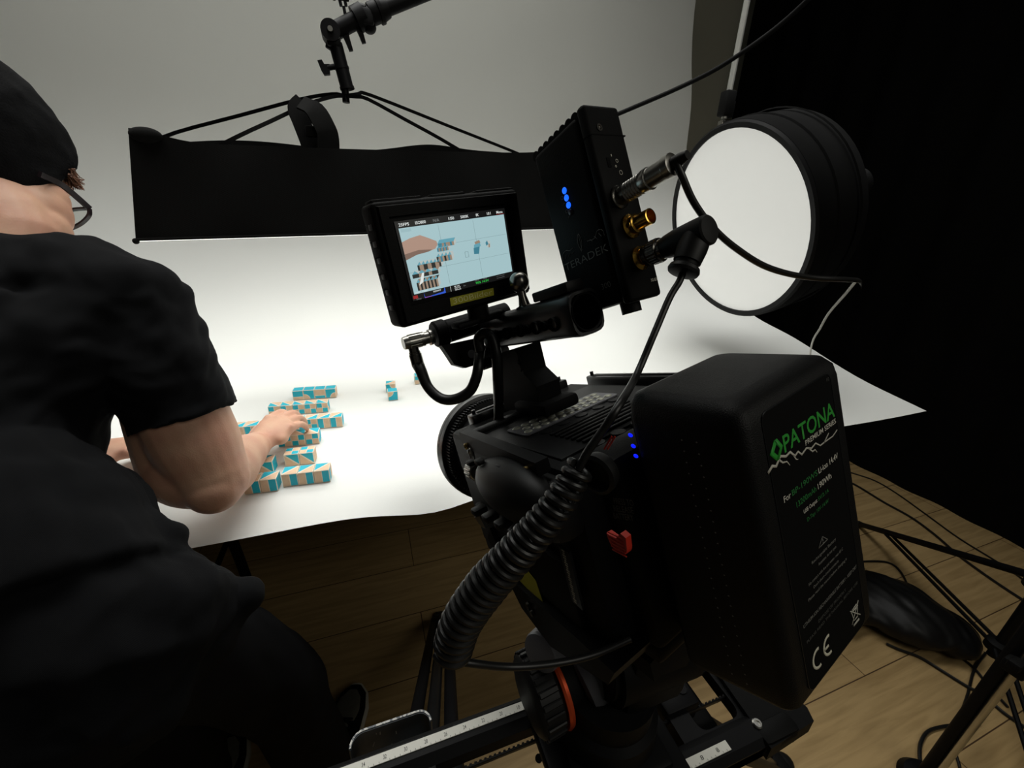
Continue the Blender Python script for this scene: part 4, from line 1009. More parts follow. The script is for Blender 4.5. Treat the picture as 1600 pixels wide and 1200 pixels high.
    r0 = RL(945, 693, 2, -.030); mb = MB()
    for q in (0, 1):
        a_, b_ = RL(944+q*5, 702, 0, -.0365), RL(956+q*5, 682, 0, -.0365); mb.ribbon([a_, b_], .0009, .0003, YR)
    mb.build('red_marks', 'red', t)
    # base dovetail plate with its screws and a pale lever tip
    mb = MB(); pl = [RL(u, v, 0, -.046) for u, v in ((765, 826), (800, 908), (905, 1001), (960, 1052), (950, 1070), (860, 1010), (815, 950), (762, 842))]
    mb.prism(pl, (.150, 0, 0)); mb.box((.052, .19, -.183), (.12, .21, .016), .004); mb.build('base_plate', 'metal', t)
    for u, v in ((826, 946), (832, 957)): MB().lathe([(.0032, 0), (.0032, .002), (0, .0022)], RL(u, v, 0, -.047), (-1, 0, 0), 14).build('plate_screw', 'dark_steel', t)
    mb = MB(); mb.prism([RL(u, v, 0, -.044) for u, v in ((745, 806), (753, 804), (763, 824), (756, 821))], (-.003, 0, 0)); mb.build('lever_tip', 'steel', t)['label'] = 'bright metal lever tip'
    return t
build_camera()

# ------------------------------------------------------------------ video transmitter on the right of the handle
TXK = 1.12
TX = Frame(C0+(V((0.1271, 0.2484, 1.3359))-C0)*TXK, (0.958966, 0.265732, 0.098844), (-0.207864, 0.896052, -0.392279), (-0.192811, 0.355636, 0.91452), TXK)
def build_tx():
    t = thing('video_transmitter', 'black finned video transmitter box with three blue lights and gold sockets', 'transmitter', TX.m())
    W_, D_, H_ = .0304, .0553, .1185
    mb = MB(); mb.box((W_/2, .0035, -H_/2), (W_, .007, H_), .0025, 3); mb.box((W_/2, .032, -H_/2), (W_-.003, D_-.010, H_-.004), .003, 3); case = mb.build('case', 'plastic', t)
    mb = MB()
    for k in range(8): mb.cyl((.003, .0112+.0060*k, -.0022), (W_-.002, .0112+.0060*k, -.0022), .0034, n=16)
    for k in range(8): mb.box((W_-.0005, .0112+.0060*k, -H_/2), (.004, .0036, H_-.006), .001)
    mb.build('cooling_fins', 'plastic', t)
    mb = MB(); mb.box((W_/2, .0035, -.0180), (W_+.0004, .0074, .0006)); mb.build('seam', 'dull', t)
    MB().lathe([(.0022, 0), (.0022, .0006), (.0012, .0006), (.0009, .0001), (0, .0001)], (.0092, .0, -.0139), (0, -1, 0), 18).build('screw', 'dark_steel', t)
    for k in range(4):
        mb = MB(); mb.ball((.0012, .0326-.0002*k, -.0355-.00485*k), (.0008, .0021, .0021), u=16, v=10)
        o = mb.build('status_light', 'blue_led' if k < 3 else 'led_off', t)
        if k < 3: o['label'] = 'glowing blue status light'
    mb = MB()
    for q, (y, z) in enumerate(((.0365, -.0385), (.0360, -.0432), (.0352, -.0480), (.0346, -.0528))):
        P = [V((.0013, y+.0011*math.cos(a*math.pi/(4 if q % 2 == 0 else 2)), z+.0011*math.sin(a*math.pi/(4 if q % 2 == 0 else 2)))) for a in range((8 if q % 2 == 0 else 4)+1)]
        mb.tube(P, .00014, 5, 0)
    mb.build('status_icons', 'grey_print', t)
    # lettering on the broad face (face looks to -x; text runs towards -y)
    mb = MB(); X_ = .00135
    mb.text('TERADEK', (X_, .0507, -.0838), (0, -1, 0), (0, 0, 1), .0422, .0047, .0001, -.012); mb.text('300', (X_, .0215, -.1050), (0, -1, 0), (0, 0, 1), .0080, .0036, .0001, -.02)
    mb.build('lettering', 'grey_print', t, sharp=0)['label'] = 'thin grey printed lettering'
    mb = MB()   # winged mark above the lettering
    def st(P): mb.tube([V((.0013, y, z)) for y, z in P], .00016, 5, 4)
    st([(.0508, -.0766), (.0498, -.0725), (.0456, -.0709), (.0420, -.0722), (.0385, -.0716)]); st([(.0086, -.0742), (.0094, -.0706), (.0134, -.0694), (.0172, -.0728), (.0240, -.0722)])
    for k in range(3): st([(.0485-.004*k, -.0758+.0004*k), (.0462-.004*k, -.0740)]); st([(.0112+.0042*k, -.0738), (.0128+.0042*k, -.0712-.0004*k)])
    st([(.0310, -.0765), (.0325, -.0705), (.0302, -.0650), (.0288, -.0705), (.0310, -.0765)]); st([(.0302, -.0650), (.0302, -.0760)])
    mb.build('winged_mark', 'grey_print', t)['label'] = 'grey outline mark'
    mb = MB(); mb.text('3G-SDI', (.0221, -.0002, -.1089), (1, 0, 0), (0, 0, 1), .0062, .0018, .0001, .01)
    for x, z, r in ((.0183, -.0406, .0013), (.0172, -.0335, .0010), (.0152, -.0368, .0006)): mb.tube([V((x+r*math.cos(a*.7), -.0003, z+r*math.sin(a*.7))) for a in range(10)], .0002, 5, 0)
    mb.box((.0135, -.0002, -.0302), (.0007, .0003, .0012)); mb.build('port_markings', 'white_print', t, sharp=0)
    mb = MB(); mb.box((.0101, -.0001, -.0344), (.0028, .0006, .0058), .0002); mb.build('slide_switch', 'dull', t)
    # sockets
    nY = V((0, -1, 0))
    c = V((.0150, 0, -.0735)); mb = MB(); mb.lathe([(.0074, 0), (.0074, .0016), (.0062, .0024), (.0056, .0028), (.0056, .006), (.0046, .0064), (.0046, .0160), (.0038, .0162), (.0036, .008), (0, .008)], c, nY, 32); mb.cyl(c+nY*.0105+XR*.0046, c+nY*.0105+XR*.0058, .0011, n=10); mb.box(c+nY*.004, (.013, .003, .003), .0008)
    mb.build('open_socket', 'gold', t)['label'] = 'open gold plated socket'
    c = V((.0165, 0, -.0935)); mb = MB(); mb.lathe([(.0074, 0), (.0074, .0016), (.0062, .0024), (.0052, .0030), (.0052, .009)], c, nY, 32); mb.build('cabled_socket', 'gold', t)['label'] = 'gold plated socket'
    mb = MB(); mb.lathe([(.0070, 0), (.0070, .0012), (.0058, .0020)], (.0115, 0, -.0555), nY, 28); mb.build('power_socket', 'dark_steel', t)
    MB().cyl((.017, .016, -H_+.006), (.017, .016, -H_-.0060), .0065, n=20).build('mount_knob', 'plastic', t)
    return t
build_tx()

# ------------------------------------------------------------------ field monitor
MON = Frame((0.0232, 0.3277, 1.2678), (0.929492, 0.343205, 0.135115), (-0.326191, 0.935867, -0.133238), (-0.172178, 0.07977, 0.981831))
def build_monitor():
    t = thing('field_monitor', 'small black monitor on the camera showing the tabletop shot', 'monitor', MON.m())
    x0, x1, z0, z1 = -.0137, .1225, -.0775, .0148
    mb = MB(); mb.box(((x0+x1)/2, .014, (z0+z1)/2), (x1-x0, .024, z1-z0), .004, 3)
    for k, (a, b) in enumerate(((.0, .33), (.36, .62), (.68, 1.0))): mb.box((x0+(x1-x0)*(a+b)/2, .012, z1+.0002), ((x1-x0)*(b-a)-.004, .014, .003), .0012)
    mb.build('housing', 'plastic', t)
    # raised front bezel
    mb = MB(); ix0, ix1, iz0, iz1 = -.0035, .1085, -.0615, .0035; e = .0030
    o4 = [(x0+e, z1-e), (x1-e, z1-e), (x1-e, z0+e), (x0+e, z0+e)]; i4 = [(ix0, iz1), (ix1, iz1), (ix1, iz0), (ix0, iz0)]
    mb.loft([[V((x, .003, z)) for x, z in o4], [V((x+(.001 if x < .05 else -.001), -.0008, z+(-.001 if z > -.03 else .001))) for x, z in o4], [V((x, -.0008, z)) for x, z in i4], [V((x, .0012, z)) for x, z in i4]], caps=False)
    mb.build('bezel', 'plastic', t, sharp=25)
    mb = MB()
    for k in range(6): mb.box((x0-.0002, .013, z1-.016-.012*k), (.001, .006, .004), .0004)
    for k in range(6): mb.ball((x0-.0002, .020, z1-.014-.012*k), .0009, u=8, v=6)
    mb.build('side_buttons', 'grey', t)
    # lit screen: the picture is laid out flat on the panel (x to 0.104, z to -0.0585)
    cols = dict(black=emis((.006, .006, .006), 1), bg=emis((.36, .53, .56), 1), bg2=emis((.31, .47, .50), 1), skin=emis((.40, .26, .20), 1), skin2=emis((.20, .13, .10), 1), teal=emis((.05, .20, .27), 1), teal2=emis((.12, .34, .42), 1), tan=emis((.30, .22, .16), 1), dark=emis((.022, .024, .022), 1), pale=emis((.45, .50, .48), 1),
                line=emis((.13, .20, .21), 1), white=emis((.72, .76, .74), 1), grey=emis((.16, .17, .17), 1), green=emis((.03, .48, .06), 1), blue=emis((.03, .10, .60), 1), red=emis((.30, .02, .02), 1), violet=emis((.25, .08, .45), 1))
    names = list(cols); mb = MB(); lev = [0.0]
    def fill(c, P, up=1): mb.mi = names.index(c); mb.poly([V((x, .0009-.00002*up, z)) for x, z in P])
    def rc(c, xa, za, xb, zb, up=1): fill(c, [(xa, zb), (xb, zb), (xb, za), (xa, za)], up)
    rc('black', 0, 0, .104, -.0585, 0)
    IX0, IX1, IZ0, IZ1 = .0022, .1022, -.0050, -.0538
    rc('bg', IX0, IZ0, IX1, IZ1, 1); rc('bg2', .0035, -.0058, .012, -.0080, 2)
    def im(c, P, up): fill(c, [(IX0+(IX1-IX0)*x, IZ0+(IZ1-IZ0)*y) for x, y in P], up)     # 0..1 picture coordinates
    im('skin', [(0, .20), (.07, .16), (.16, .135), (.22, .19), (.29, .26), (.295, .31), (.27, .37), (.20, .40), (.10, .41), (0, .46)], 3); im('skin2', [(0, .38), (.12, .35), (.24, .375), (.20, .40), (.10, .415), (0, .47)], 4)
    def strip(xa, xb, y, h, tops, fr, sk=.022):
        n = len(fr); w = (xb-xa)/n
        for k in range(n):
            X0, X1 = xa+w*k, xa+w*(k+1); im(tops[k % len(tops)], [(X0+sk, y-.055), (X1+sk, y-.055), (X1, y), (X0, y)], 5)
            if tops[0] != 'teal2': im('teal2', [(X0, y), (X1, y), (X0+sk+w*.1, y-.052)], 6)
            c1, c2 = fr[k]; im(c1, [(X0, y), (X0+w*.5, y), (X0+w*.5, y+h), (X0, y+h)], 6); im(c2, [(X0+w*.5, y), (X1, y), (X1, y+h), (X0+w*.5, y+h)], 6)
        im('pale', [(xb, y), (xb+sk, y-.055), (xb+sk, y+h-.04), (xb, y+h)], 5)
    strip(.295, .445, .305, .06, ['teal2'], [('teal', 'teal'), ('tan', 'teal'), ('tan', 'tan'), ('teal', 'tan')])
    strip(.28, .385, .375, .055, ['pale'], [('teal', 'tan')]*4); strip(.26, .40, .505, .085, ['pale'], [('dark', 'tan'), ('teal', 'tan'), ('dark', 'tan'), ('teal', 'tan')])
    strip(.08, .29, .575, .085, ['pale'], [('dark', 'tan'), ('tan', 'dark')]*3); strip(.02, .25, .70, .06, ['pale', 'tan'], [('dark', 'dark'), ('tan', 'dark'), ('dark', 'tan'), ('dark', 'dark')]); strip(.04, .23, .835, .125, ['tan', 'dark'], [('dark', 'tan')]*6)
    im('white', [(.105, .70), (.125, .70), (.10, .84), (.06, .88)], 9)
    im('tan', [(.645, .375), (.695, .355), (.705, .40), (.65, .42)], 4); im('teal2', [(.635, .42), (.70, .40), (.70, .46), (.63, .47)], 5); im('teal', [(.625, .47), (.69, .46), (.67, .58), (.62, .57)], 5)
    im('pale', [(.77, .385), (.805, .40), (.80, .51), (.765, .49)], 4); im('teal', [(.755, .42), (.775, .385), (.785, .45), (.76, .47)], 5); im('tan', [(.785, .45), (.80, .44), (.795, .50), (.78, .51)], 5)
    for k in (1, 2):
        im('line', [(k/3-.001, .03), (k/3+.001, .03), (k/3+.001, .97), (k/3-.001, .97)], 3); im('line', [(.0, k/3-.0015), (1, k/3-.0015), (1, k/3+.0015), (0, k/3+.0015)], 2)
    for a, b, c, d in ((.53, .505, .565, .51), (.53, .595, .565, .60), (.53, .505, .533, .60), (.562, .505, .565, .60)): im('line', [(a, b), (c, b), (c, d), (a, d)], 6)
    def tx(c, s, x, z, w, h, b=.0): mb.mi = names.index(c); mb.text(s, (x, .0009, z), (1, 0, 0), (0, 0, 1), w, h, .0002, b)
    zt = -.0037
    for s, x, w, c in (('25FPS', .0028, .0085, 'white'), ('ISO800', .0165, .0090, 'white'), ('N/A', .0320, .0055, 'grey'), ('1/50', .0460, .0052, 'white'), ('5000K', .0575, .0078, 'white'), ('8K', .0727, .0030, 'white'), ('10:1', .0842, .0040, 'white'), ('Menu', .0944, .0066, 'white')): tx(c, s, x, zt, w, .0021, .01)
    rc('red', .094, -.0042, .1025, -.0045, 3)
    tx('white', 'A001_C001', .0032, -.0535, .011, .0012)
    rc('red', .0008, -.0548, .0048, -.0572, 3); tx('grey', 'Stby', .0030, -.0583, .0045, .0011)
    rc('blue', .0105, -.0540, .0300, -.0583, 2); fill('black', [(.0105, -.0540), (.0294, -.0540), (.0285, -.0568), (.020, -.0574), (.0110, -.0580)], 4); fill('violet', [(.0105, -.0578), (.0170, -.0578), (.0170, -.0583), (.0105, -.0583)], 5); tx('white', 'REDRAW', .0190, -.0556, .0070, .0012, .01)
    rc('white', .0350, -.0541, .0353, -.0583, 3)
    for k, (s, w) in enumerate((('M: OFF', .0052), ('OUTS', .0058), ('Shutt', .0060))): tx('white', s, .0390, -.0555-.0014*k, w, .0010, .01)
    tx('grey', 'Ev', .0480, -.0566, .0022, .0011); tx('grey', 'RATE', .0600, -.0548, .0042, .0010); tx('grey', 'MEDIA', .0690, -.0548, .0040, .0010); tx('green', '90% 14.5V', .0605, -.0573, .0140, .0018, .012)
    rc('grey', .0835, -.0550, .0925, -.0552, 3); rc('grey', .0835, -.0566, .0925, -.0568, 3)
    mb.build('screen', list(cols.values()), t, sharp=0, recalc=False)['label'] = 'lit display picture'
    # yellow label tape below the screen
    mb = MB(); mb.prism([V((x, -.0010, z)) for x, z in ((.0315, -.0630), (.0768, -.0638), (.0762, -.0702), (.0312, -.0696))], (0, .0003, 0)); tp = mb.build('label_tape', 'yellow', t); tp['label'] = 'yellow lettered tape'
    mb = MB(); mb.text('300Bilder', (.0340, -.0011, -.0684), (1, 0, -.012), (0, 0, 1), .0405, .0044, .0001, -.006); mb.build('lettering', 'yellow_text', tp, sharp=0)
    mb = MB(); mb.cyl((.066, .014, z0+.002), (.066, .014, z0-.012), .010, n=24); mb.box((.066, .014, z0-.013), (.055, .016, .006), .0025); mb.build('swivel_foot', 'plastic', t)
    return t
build_monitor()
# ------------------------------------------------------------------ cables on the rig
def cable(name, pts, r, label, m='cable', cat='cable', sub=8, n=12):
    o = MB().tube(pts, r, n, sub).build(name, m); tag(o, label, cat); return recentre(o, pts[0])
def plug(t, prof, p, ax, m, name='plug', n=28, k=1.0):
    mb = MB(); prof = [(r*k, h*k) for r, h in prof]; mb.lathe(prof, p, ax, n); return mb.build(name, m, t)
def build_power_cable():
    base = TX.w((.0115, -.001, -.0555)); ax = -TX.a[1]
    t = thing('power_cable', 'black cable with silver push plug curving across the round lamp', 'cable', Matrix.Translation(base)); L = lambda p: p-base
    pr = [(.0046, 0), (.0056, .002), (.0056, .006)]
    for k in range(6): pr += [(.0058, .0065+.0019*k), (.0052, .0072+.0019*k), (.0058, .0079+.0019*k)]
    pr += [(.0060, .019), (.0064, .020), (.0064, .0225), (.0056, .023), (.0056, .0330), (.0060, .0335), (.0060, .0375), (.0042, .0380)]
    o = plug(t, pr, V((0, 0, 0)), ax, 'nickel', k=TXK); o['label'] = 'ribbed silver plug'
    mb = MB(); e = ax*.0375*TXK; d0 = depth(base+e)
    P = [None]+[L(pt(u, v, d0*k)) for u, v, k in ((1057, 254, .985), (1066, 276, .99), (1084, 316, 1.02), (1112, 354, 1.06), (1150, 388, 1.11), (1200, 418, 1.18), (1260, 433, 1.27), (1325, 437, 1.38), (1342, 439, 1.8), (1345, 443, 3.2), (1346, 448, 6.0), (1346, 452, 8.6))]
    mb.tube([e, e+ax*.004]+P[1:], .0021, 12, 8); mb.build('cord', 'cable', t)
    mb = MB(); mb.lathe([(.0040, .0415), (.0034, .048), (.0026, .052)], (0, 0, 0), ax, 18); mb.build('strain_relief', 'rubber', t)
build_power_cable()
def build_sdi():
    base = TX.w((.0165, -.004, -.0935)); ax = -TX.a[1]
    t = thing('coiled_video_cable', 'black cable from gold socket running down into a long coiled section', 'cable', Matrix.Translation(base)); L = lambda p: p-base
    o = plug(t, [(.0050, .0), (.0066, .002), (.0066, .0045), (.0058, .005), (.0070, .006), (.0070, .0125), (.0060, .013), (.0060, .0150)], V((0, 0, 0)), ax, 'dark_steel', 'coupling_ring', k=TXK); o['label'] = 'knurled metal coupling ring'
    mb = MB()
    for k in range(24):
        a, b = basis(ax); an = 2*math.pi*k/24; c = ax*.0104+a*(.0078*math.cos(an))+b*(.0078*math.sin(an)); mb.ribbon([c-ax*.0028, c+ax*.0028], .0007, .0007, a)
    mb.build('knurl', 'dark_steel', o)
    mb = MB(); mb.lathe([(.0063, .0162), (.0074, .019), (.0085, .027), (.0090, .040), (.0090, .0475), (.0081, .0485), (.0, .049)], (0, 0, 0), ax, 32)
    e = ax*.0405; d0 = depth(base+e); dn = (L(pt(1066, 428, d0*1.0))-e); k = dn.length; dn.normalize()
    mb.lathe([(.0086, 0), (.0088, .010), (.0080, .018), (.0070, k*.72), (.0067, k*.78), (.0088, k*.84), (.0094, k*.92), (.0088, k*.98), (.0055, k)], e, dn, 32); mb.build('elbow', 'rubber', t)
    s = e+dn*k*.97
    P = [s, s+dn*.006, L(pt(1046, 466, d0*1.0)), L(pt(1022, 522, d0*.99)), L(pt(995, 585, d0*.97)), L(pt(968, 632, .198)), L(pt(942, 672, .198)), L(pt(918, 706, .20)), L(pt(904, 733, .202))]
    MB().tube(P, .0021, 12, 8).build('upper_cord', 'cable', t)
    # helix
    A = [pt(908, 728, .205), pt(870, 790, .206), pt(815, 855, .212), pt(760, 915, .22), pt(722, 970, .226), pt(706, 1016, .232)]
    C_ = catmull([L(q) for q in A], 40); N = len(C_); turns = 26; mb = MB(); H_ = []; a = None; per = 18
    cum = [0]
    for i in range(1, N): cum.append(cum[-1]+(C_[i]-C_[i-1]).length)
    tot = cum[-1]; j = 0
    for q in range(turns*per+1):
        s_ = tot*q/(turns*per)
        while j < N-2 and cum[j+1] < s_: j += 1
        f = (s_-cum[j])/max(1e-9, cum[j+1]-cum[j]); p = C_[j].lerp(C_[j+1], f); d = (C_[j+1]-C_[j]).normalized()
        if a is None: a, b = basis(d)
        else: a = (a-d*a.dot(d)).normalized(); b = d.cross(a)
        r = .0058+.0042*min(1, q/(turns*per)*1.6); an = 2*math.pi*q/per
        H_.append(p+a*(r*math.cos(an))+b*(r*math.sin(an)))
    mb.tube(H_, .0021, 10, 0); mb.build('coil', 'cable', t)
    P = [H_[-1], L(pt(690, 1026, .228)), L(pt(735, 1036, .232)), L(pt(800, 1042, .245)), L(pt(870, 1036, .252)), L(pt(930, 1022, .258)), L(pt(985, 998, .262))]
    MB().tube(P, .0022, 12, 8).build('lower_cord', 'cable', t)
build_sdi()
def build_monitor_cable():
    yv = .288; p = RIG.w(RL(676, 526, 1, yv)); e = RIG.w(RL(630, 537, 1, yv)); ax = (e-p).normalized(); Ln = (e-p).length
    t = thing('monitor_cable', 'black cable with silver right-angle plug looping below the monitor', 'cable', Matrix.Translation(p)); L = lambda q: q-p
    o = plug(t, [(.0075, 0), (.0080, .002), (.0080, .004), (.0062, .0045), (.0062, .009), (.0072, .0095), (.0072, .013), (.0066, .0135), (.0066, Ln-.003), (.0060, Ln), (0, Ln)], V((0, 0, 0)), ax, 'nickel'); o['label'] = 'ribbed silver right-angle plug'
    mb = MB(); a, b = basis(ax)
    for k in range(16):
        an = 2*math.pi*k/16; c = ax*(Ln*.62)+a*(.0068*math.cos(an))+b*(.0068*math.sin(an)); mb.ribbon([c-ax*Ln*.20, c+ax*Ln*.20], .0012, .0010, a*-math.sin(an)+b*math.cos(an))
    mb.build('grip_ribs', 'nickel', o)
    c = ax*(Ln*.72); d1 = L(pt(651, 562, .40)); d2 = L(pt(656, 585, .40)); dd = (d1-c).normalized()
    mb = MB(); mb.lathe([(.0050, .004), (.0050, .010), (.0056, .0105), (.0056, .0125), (.0062, .0130), (.0062, .024), (.0055, .0245)], c, dd, 24); mb.build('plug_neck', 'dark_steel', t)
    f = c+dd*.024
    P = [f, L(pt(658, 580, .395)), L(pt(669, 605, .39)), L(pt(688, 622, .385)), L(pt(710, 624, .38)), L(pt(733, 612, .375)), L(pt(744, 590, .372)), L(pt(748, 568, .372)), L(pt(750, 545, .38))]
    MB().tube(P, lambda s: .0062-.0012*min(1, s*4), 14, 8).build('cord', 'cable', t)
    q = L(pt(779, 634, .40)); P = [L(pt(751, 548, .375)), L(pt(748, 530, .372)), L(pt(757, 521, .368)), L(pt(769, 528, .366)), L(pt(776, 556, .366)), L(pt(778, 595, .375)), q, L(pt(779, 660, .41))]
    MB().tube(P, .0050, 14, 8).build('return_cord', 'cable', t)
build_monitor_cable()
cable('softbox_cable', [ony(880, 246, 1.25), ony(905, 215, 1.24), ony(940, 190, 1.22), ony(985, 170, 1.20), ony(1050, 142, 1.15), ony(1110, 113, 1.1), ony(1160, 82, 1.05), ony(1215, 42, 1.0), ony(1262, 0, 0.95), ony(1300, -40, 0.9)], .0058, 'long black cable rising from behind the transmitter to the top edge', 'dull')
cable('white_wire', [pt(1338, 438, 1.15), pt(1322, 458, 1.17), pt(1296, 488, 1.18), pt(1282, 512, 1.19), pt(1268, 540, 1.2), pt(1262, 600, 1.22)], lambda s: .0042-.0022*s, 'thin white wire hanging before the black curtain behind the battery', 'whitecable')

# ------------------------------------------------------------------ fluid head
def build_head():
    b = V((0.192, 0.212, 0.800)); t = thing('tripod_head', 'black fluid tilt head with ribbed knob and orange ring under the camera', 'tripod head', Matrix.Translation(b)); L = lambda p: p-b
    mb = MB(); mb.lathe([(.052, -.008), (.054, 0), (.052, .020), (.046, .026), (.046, .05)], (0, 0, 0), ZR, 48)
    mb.build('pan_base', 'metal', t)
    mb = MB(); mb.box((.030, .006, .085), (.070, .086, .085), .012); mb.cyl((-.012, .004, .085), (.075, .004, .085), .043, n=44); mb.cyl((-.018, .004, .085), (-.012, .004, .085), .036, n=44); mb.build('tilt_body', 'plastic', t)
    q = [RIG.w((x, y, -.201)) for x, y in ((-.005, .10), (.105, .10), (.105, .275), (-.005, .275))]
    mb = MB(); mb.prism([L(p) for p in q], RIG.a[2]*-.016); mb.build('quick_release_plate', 'metal', t)
    mb = MB(); c = L(RIG.w((.05, .17, -.205))); mb.box((c+V((0, .005, .095)))*.5+V((.0, .0, .0)), (.062, .07, .05), .010); mb.build('neck', 'plastic', t)
    # pan drag knob with orange ring
    kc = L(pt(838, 1082, .40)); d = (L(pt(893, 1052, .415))-kc).normalized(); k = bpy.data.objects.new('drag_knob', None); COL.objects.link(k); k.parent = t
    mb = MB(); pr = []
    for h, r in ((0, .026), (.002, .0335), (.005, .0365), (.024, .0375), (.027, .035)): pr.append((r, h))
    mb.lathe(pr, kc-d*.012, d, 48); a, b_ = basis(d)
    for q in range(22):
        an = 2*math.pi*q/22; u_ = a*math.cos(an)+b_*math.sin(an); mb.box(kc+d*.003+u_*.0372, (.0055, .0040, .020), .001, 1, Matrix((a*-math.sin(an)+b_*math.cos(an), u_, d)).transposed())
    mb.build('grip', 'rubber', k)
    mb = MB(); mb.lathe([(.031, .0150), (.0385, .0155), (.0395, .018), (.0385, .0215), (.031, .022)], kc, d, 48); mb.build('ring', 'orange', k)['label'] = 'shiny orange ring'
    mb = MB(); mb.lathe([(.032, .022), (.033, .026), (.030, .040), (.026, .075)], kc, d, 40); mb.build('drag_housing', 'plastic', k)
    # grey collar above the knob, upper drum
    c0, c1 = L(pt(842, 1022, .375)), L(pt(872, 992, .40)); mb = MB(); mb.lathe([(.014, 0), (.0175, .001), (.0185, .004), (.0190, .030), (.016, .034)], c0, c1-c0, 36); o = mb.build('collar', 'grey', t); o['label'] = 'matt grey collar'
    c0, c1 = L(pt(905, 1065, .40)), L(pt(935, 1045, .405)); mb = MB(); mb.lathe([(.020, 0), (.026, .003), (.028, .010), (.028, .026), (.024, .032)], c0, c1-c0, 40); mb.build('counterbalance_dial', 'grey', t)
    for u, v in ((880, 1150), (868, 1180), (842, 1185)): mb = MB(); mb.cyl(L(pt(u, v, .43)), L(pt(u, v, .425)), .004, n=12); mb.build('bolt', 'dark_steel', t)
    mb = MB(); mb.ribbon(catmull([L(pt(u, v, .415)) for u, v in ((853, 1135), (868, 1156), (885, 1175), (902, 1188))], 4), .003, .0015, V((1, 0, 0))); mb.build('tilt_lever', 'steel', t)
    # fork arm sweeping down at the right
    mb = MB(); P = [L(ony(u, v, .20)) for u, v in ((1010, 1045), (1026, 1052), (1000, 1110), (966, 1165), (950, 1215), (905, 1215), (930, 1150), (985, 1090))]
    mb.prism(P, (0, .022, 0)); mb.build('side_arm', 'plastic', t)
    P = [L(ony(u, v, .185)) for u, v in ((990, 1130), (1012, 1152), (1026, 1185), (1030, 1215), (1010, 1215), (1004, 1180), (992, 1155), (975, 1145))]
    mb = MB(); mb.prism(P, (0, .014, 0)); mb.build('arc_bracket', 'metal', t)
build_head()

# ------------------------------------------------------------------ slider with white rulers
def build_slider():
    b = V((0.0, 0.203, 0.765)); t = thing('camera_slider', 'black camera slider with white ruler strips running under the tripod head', 'slider', Matrix.Translation(b)); L = lambda p: V(p)-b
    xa, xb = -.42, .400
    for y, nm, r0, r1 in ((.253, 1, -.30, .26), (.153, -1, -.30, .308)):
        mb = MB(); s = nm
        prof = [(-.010, .012), (.006, .012), (.012, .006), (.012, -.012), (.006, -.020), (-.014, -.020), (-.018, -.012), (-.018, .004)]
        mb.loft([[V((x, (y-b.y)+s*py_, pz_)) for py_, pz_ in prof] for x in (xa+.02, xb-.045)]); rail = mb.build('rail', 'metal', t, sharp=25)
        mb = MB(); yy = (y-b.y); mb.prism([V((x_, yy+dy, .0122)) for x_, dy in ((r0, -.0042), (r1, -.0042), (r1, .0042), (r0, .0042))], (0, 0, .0010)); rs = mb.build('ruler_strip', 'ruler', rail); rs['label'] = 'white printed ruler strip'
        mb = MB(); n = int((r1-r0)/.0025)
        for k in range(n):
            x = r0+.003+k*.0025
            if k % 8 == 4 or k % 2: continue
            mb.prism([V((x+dx, yy+dy, .01325)) for dx, dy in ((-.0002, -.0040), (.0002, -.0040), (.0002, -.0026), (-.0002, -.0026))], (0, 0, .0001))
        mb.build('ruler_ticks', 'rule_ink', rs)
        mb = MB()
        for k in range(int((r1-r0)/.02)): mb.text(str(58-k*2 if k < 25 else 8), (r0+.012+k*.02, yy-.0018, .0133), XR, YR, .0032, .0036, .0001, .004)
        mb.build('ruler_figures', 'rule_ink', rs, sharp=0)
    # right end block: frame with rounded opening
    def rrect(x0, x1, y0, y1, r, z):
        P = []
        for cx, cy, a0 in ((x1-r, y1-r, 0), (x0+r, y1-r, 90), (x0+r, y0+r, 180), (x1-r, y0+r, 270)):
            for k in range(5): a = math.radians(a0+22.5*k); P.append(V((cx+r*math.cos(a), cy+r*math.sin(a), z)))
        return P
    for (ox0, ox1, ix0, ix1) in ((.270, .385, .295, .350), (-.150, .020, -.115, -.020)):
        mb = MB(); mb.loft([rrect(ox0, ox1, -.062, .062, .012, -.012), rrect(ox0, ox1, -.062, .062, .012, .004), rrect(ix0, ix1, -.030, .034, .010, .004), rrect(ix0, ix1, -.030, .034, .010, -.012)], caps=False, closed=True); mb.build('cross_plate', 'metal', t, sharp=30)
    mb = MB(); mb.box((.372, -.054, .001), (.050, .022, .026), .007); mb.box((.372, .050, .001), (.050, .022, .026), .007); mb.prism([V((x, y, -.010)) for x, y in ((.350, -.066), (.418, -.062), (.424, -.050), (.400, .060), (.360, .064))], (0, 0, .020)); mb.build('end_cap', 'plastic', t)
    for u, v in ((1183, 1131),): p = L(onz(u, v, .778)); MB().lathe([(.0052, -.002), (.0052, .001), (.0042, .0022), (.0026, .0022), (.0022, .0008), (0, .0008)], p, ZR, 20).build('end_bolt', 'steel', t)['label'] = 'bright socket bolt'
    for dy in (-.008, .022):
        mb = MB(); mb.ribbon([V((xa+.03, dy, -.002)), V((xb-.03, dy, -.002))], .0012, .0062, YR)
        for k in range(150): mb.box((xa+.04+.0051*k, dy+.0012, -.002), (.0024, .0016, .0060))
        mb.build('drive_belt', 'rubber', t, sharp=0)
    mb = MB(); mb.box((.19, 0, .006), (.135, .125, .018), .004); mb.box((.19, 0, .020), (.100, .100, .012), .006); mb.build('carriage', 'metal', t)
    mb = MB(); mb.box((.29, .012, -.004), (.045, .040, .030), .004); mb.cyl((.30, .010, .011), (.30, .010, .0125), .006, n=18); mb.build('motor_block', 'metal', t)
    mb = MB(); mb.box((xa+.01, 0, 0), (.03, .135, .045), .008); mb.build('far_end_cap', 'plastic', t)
build_slider()

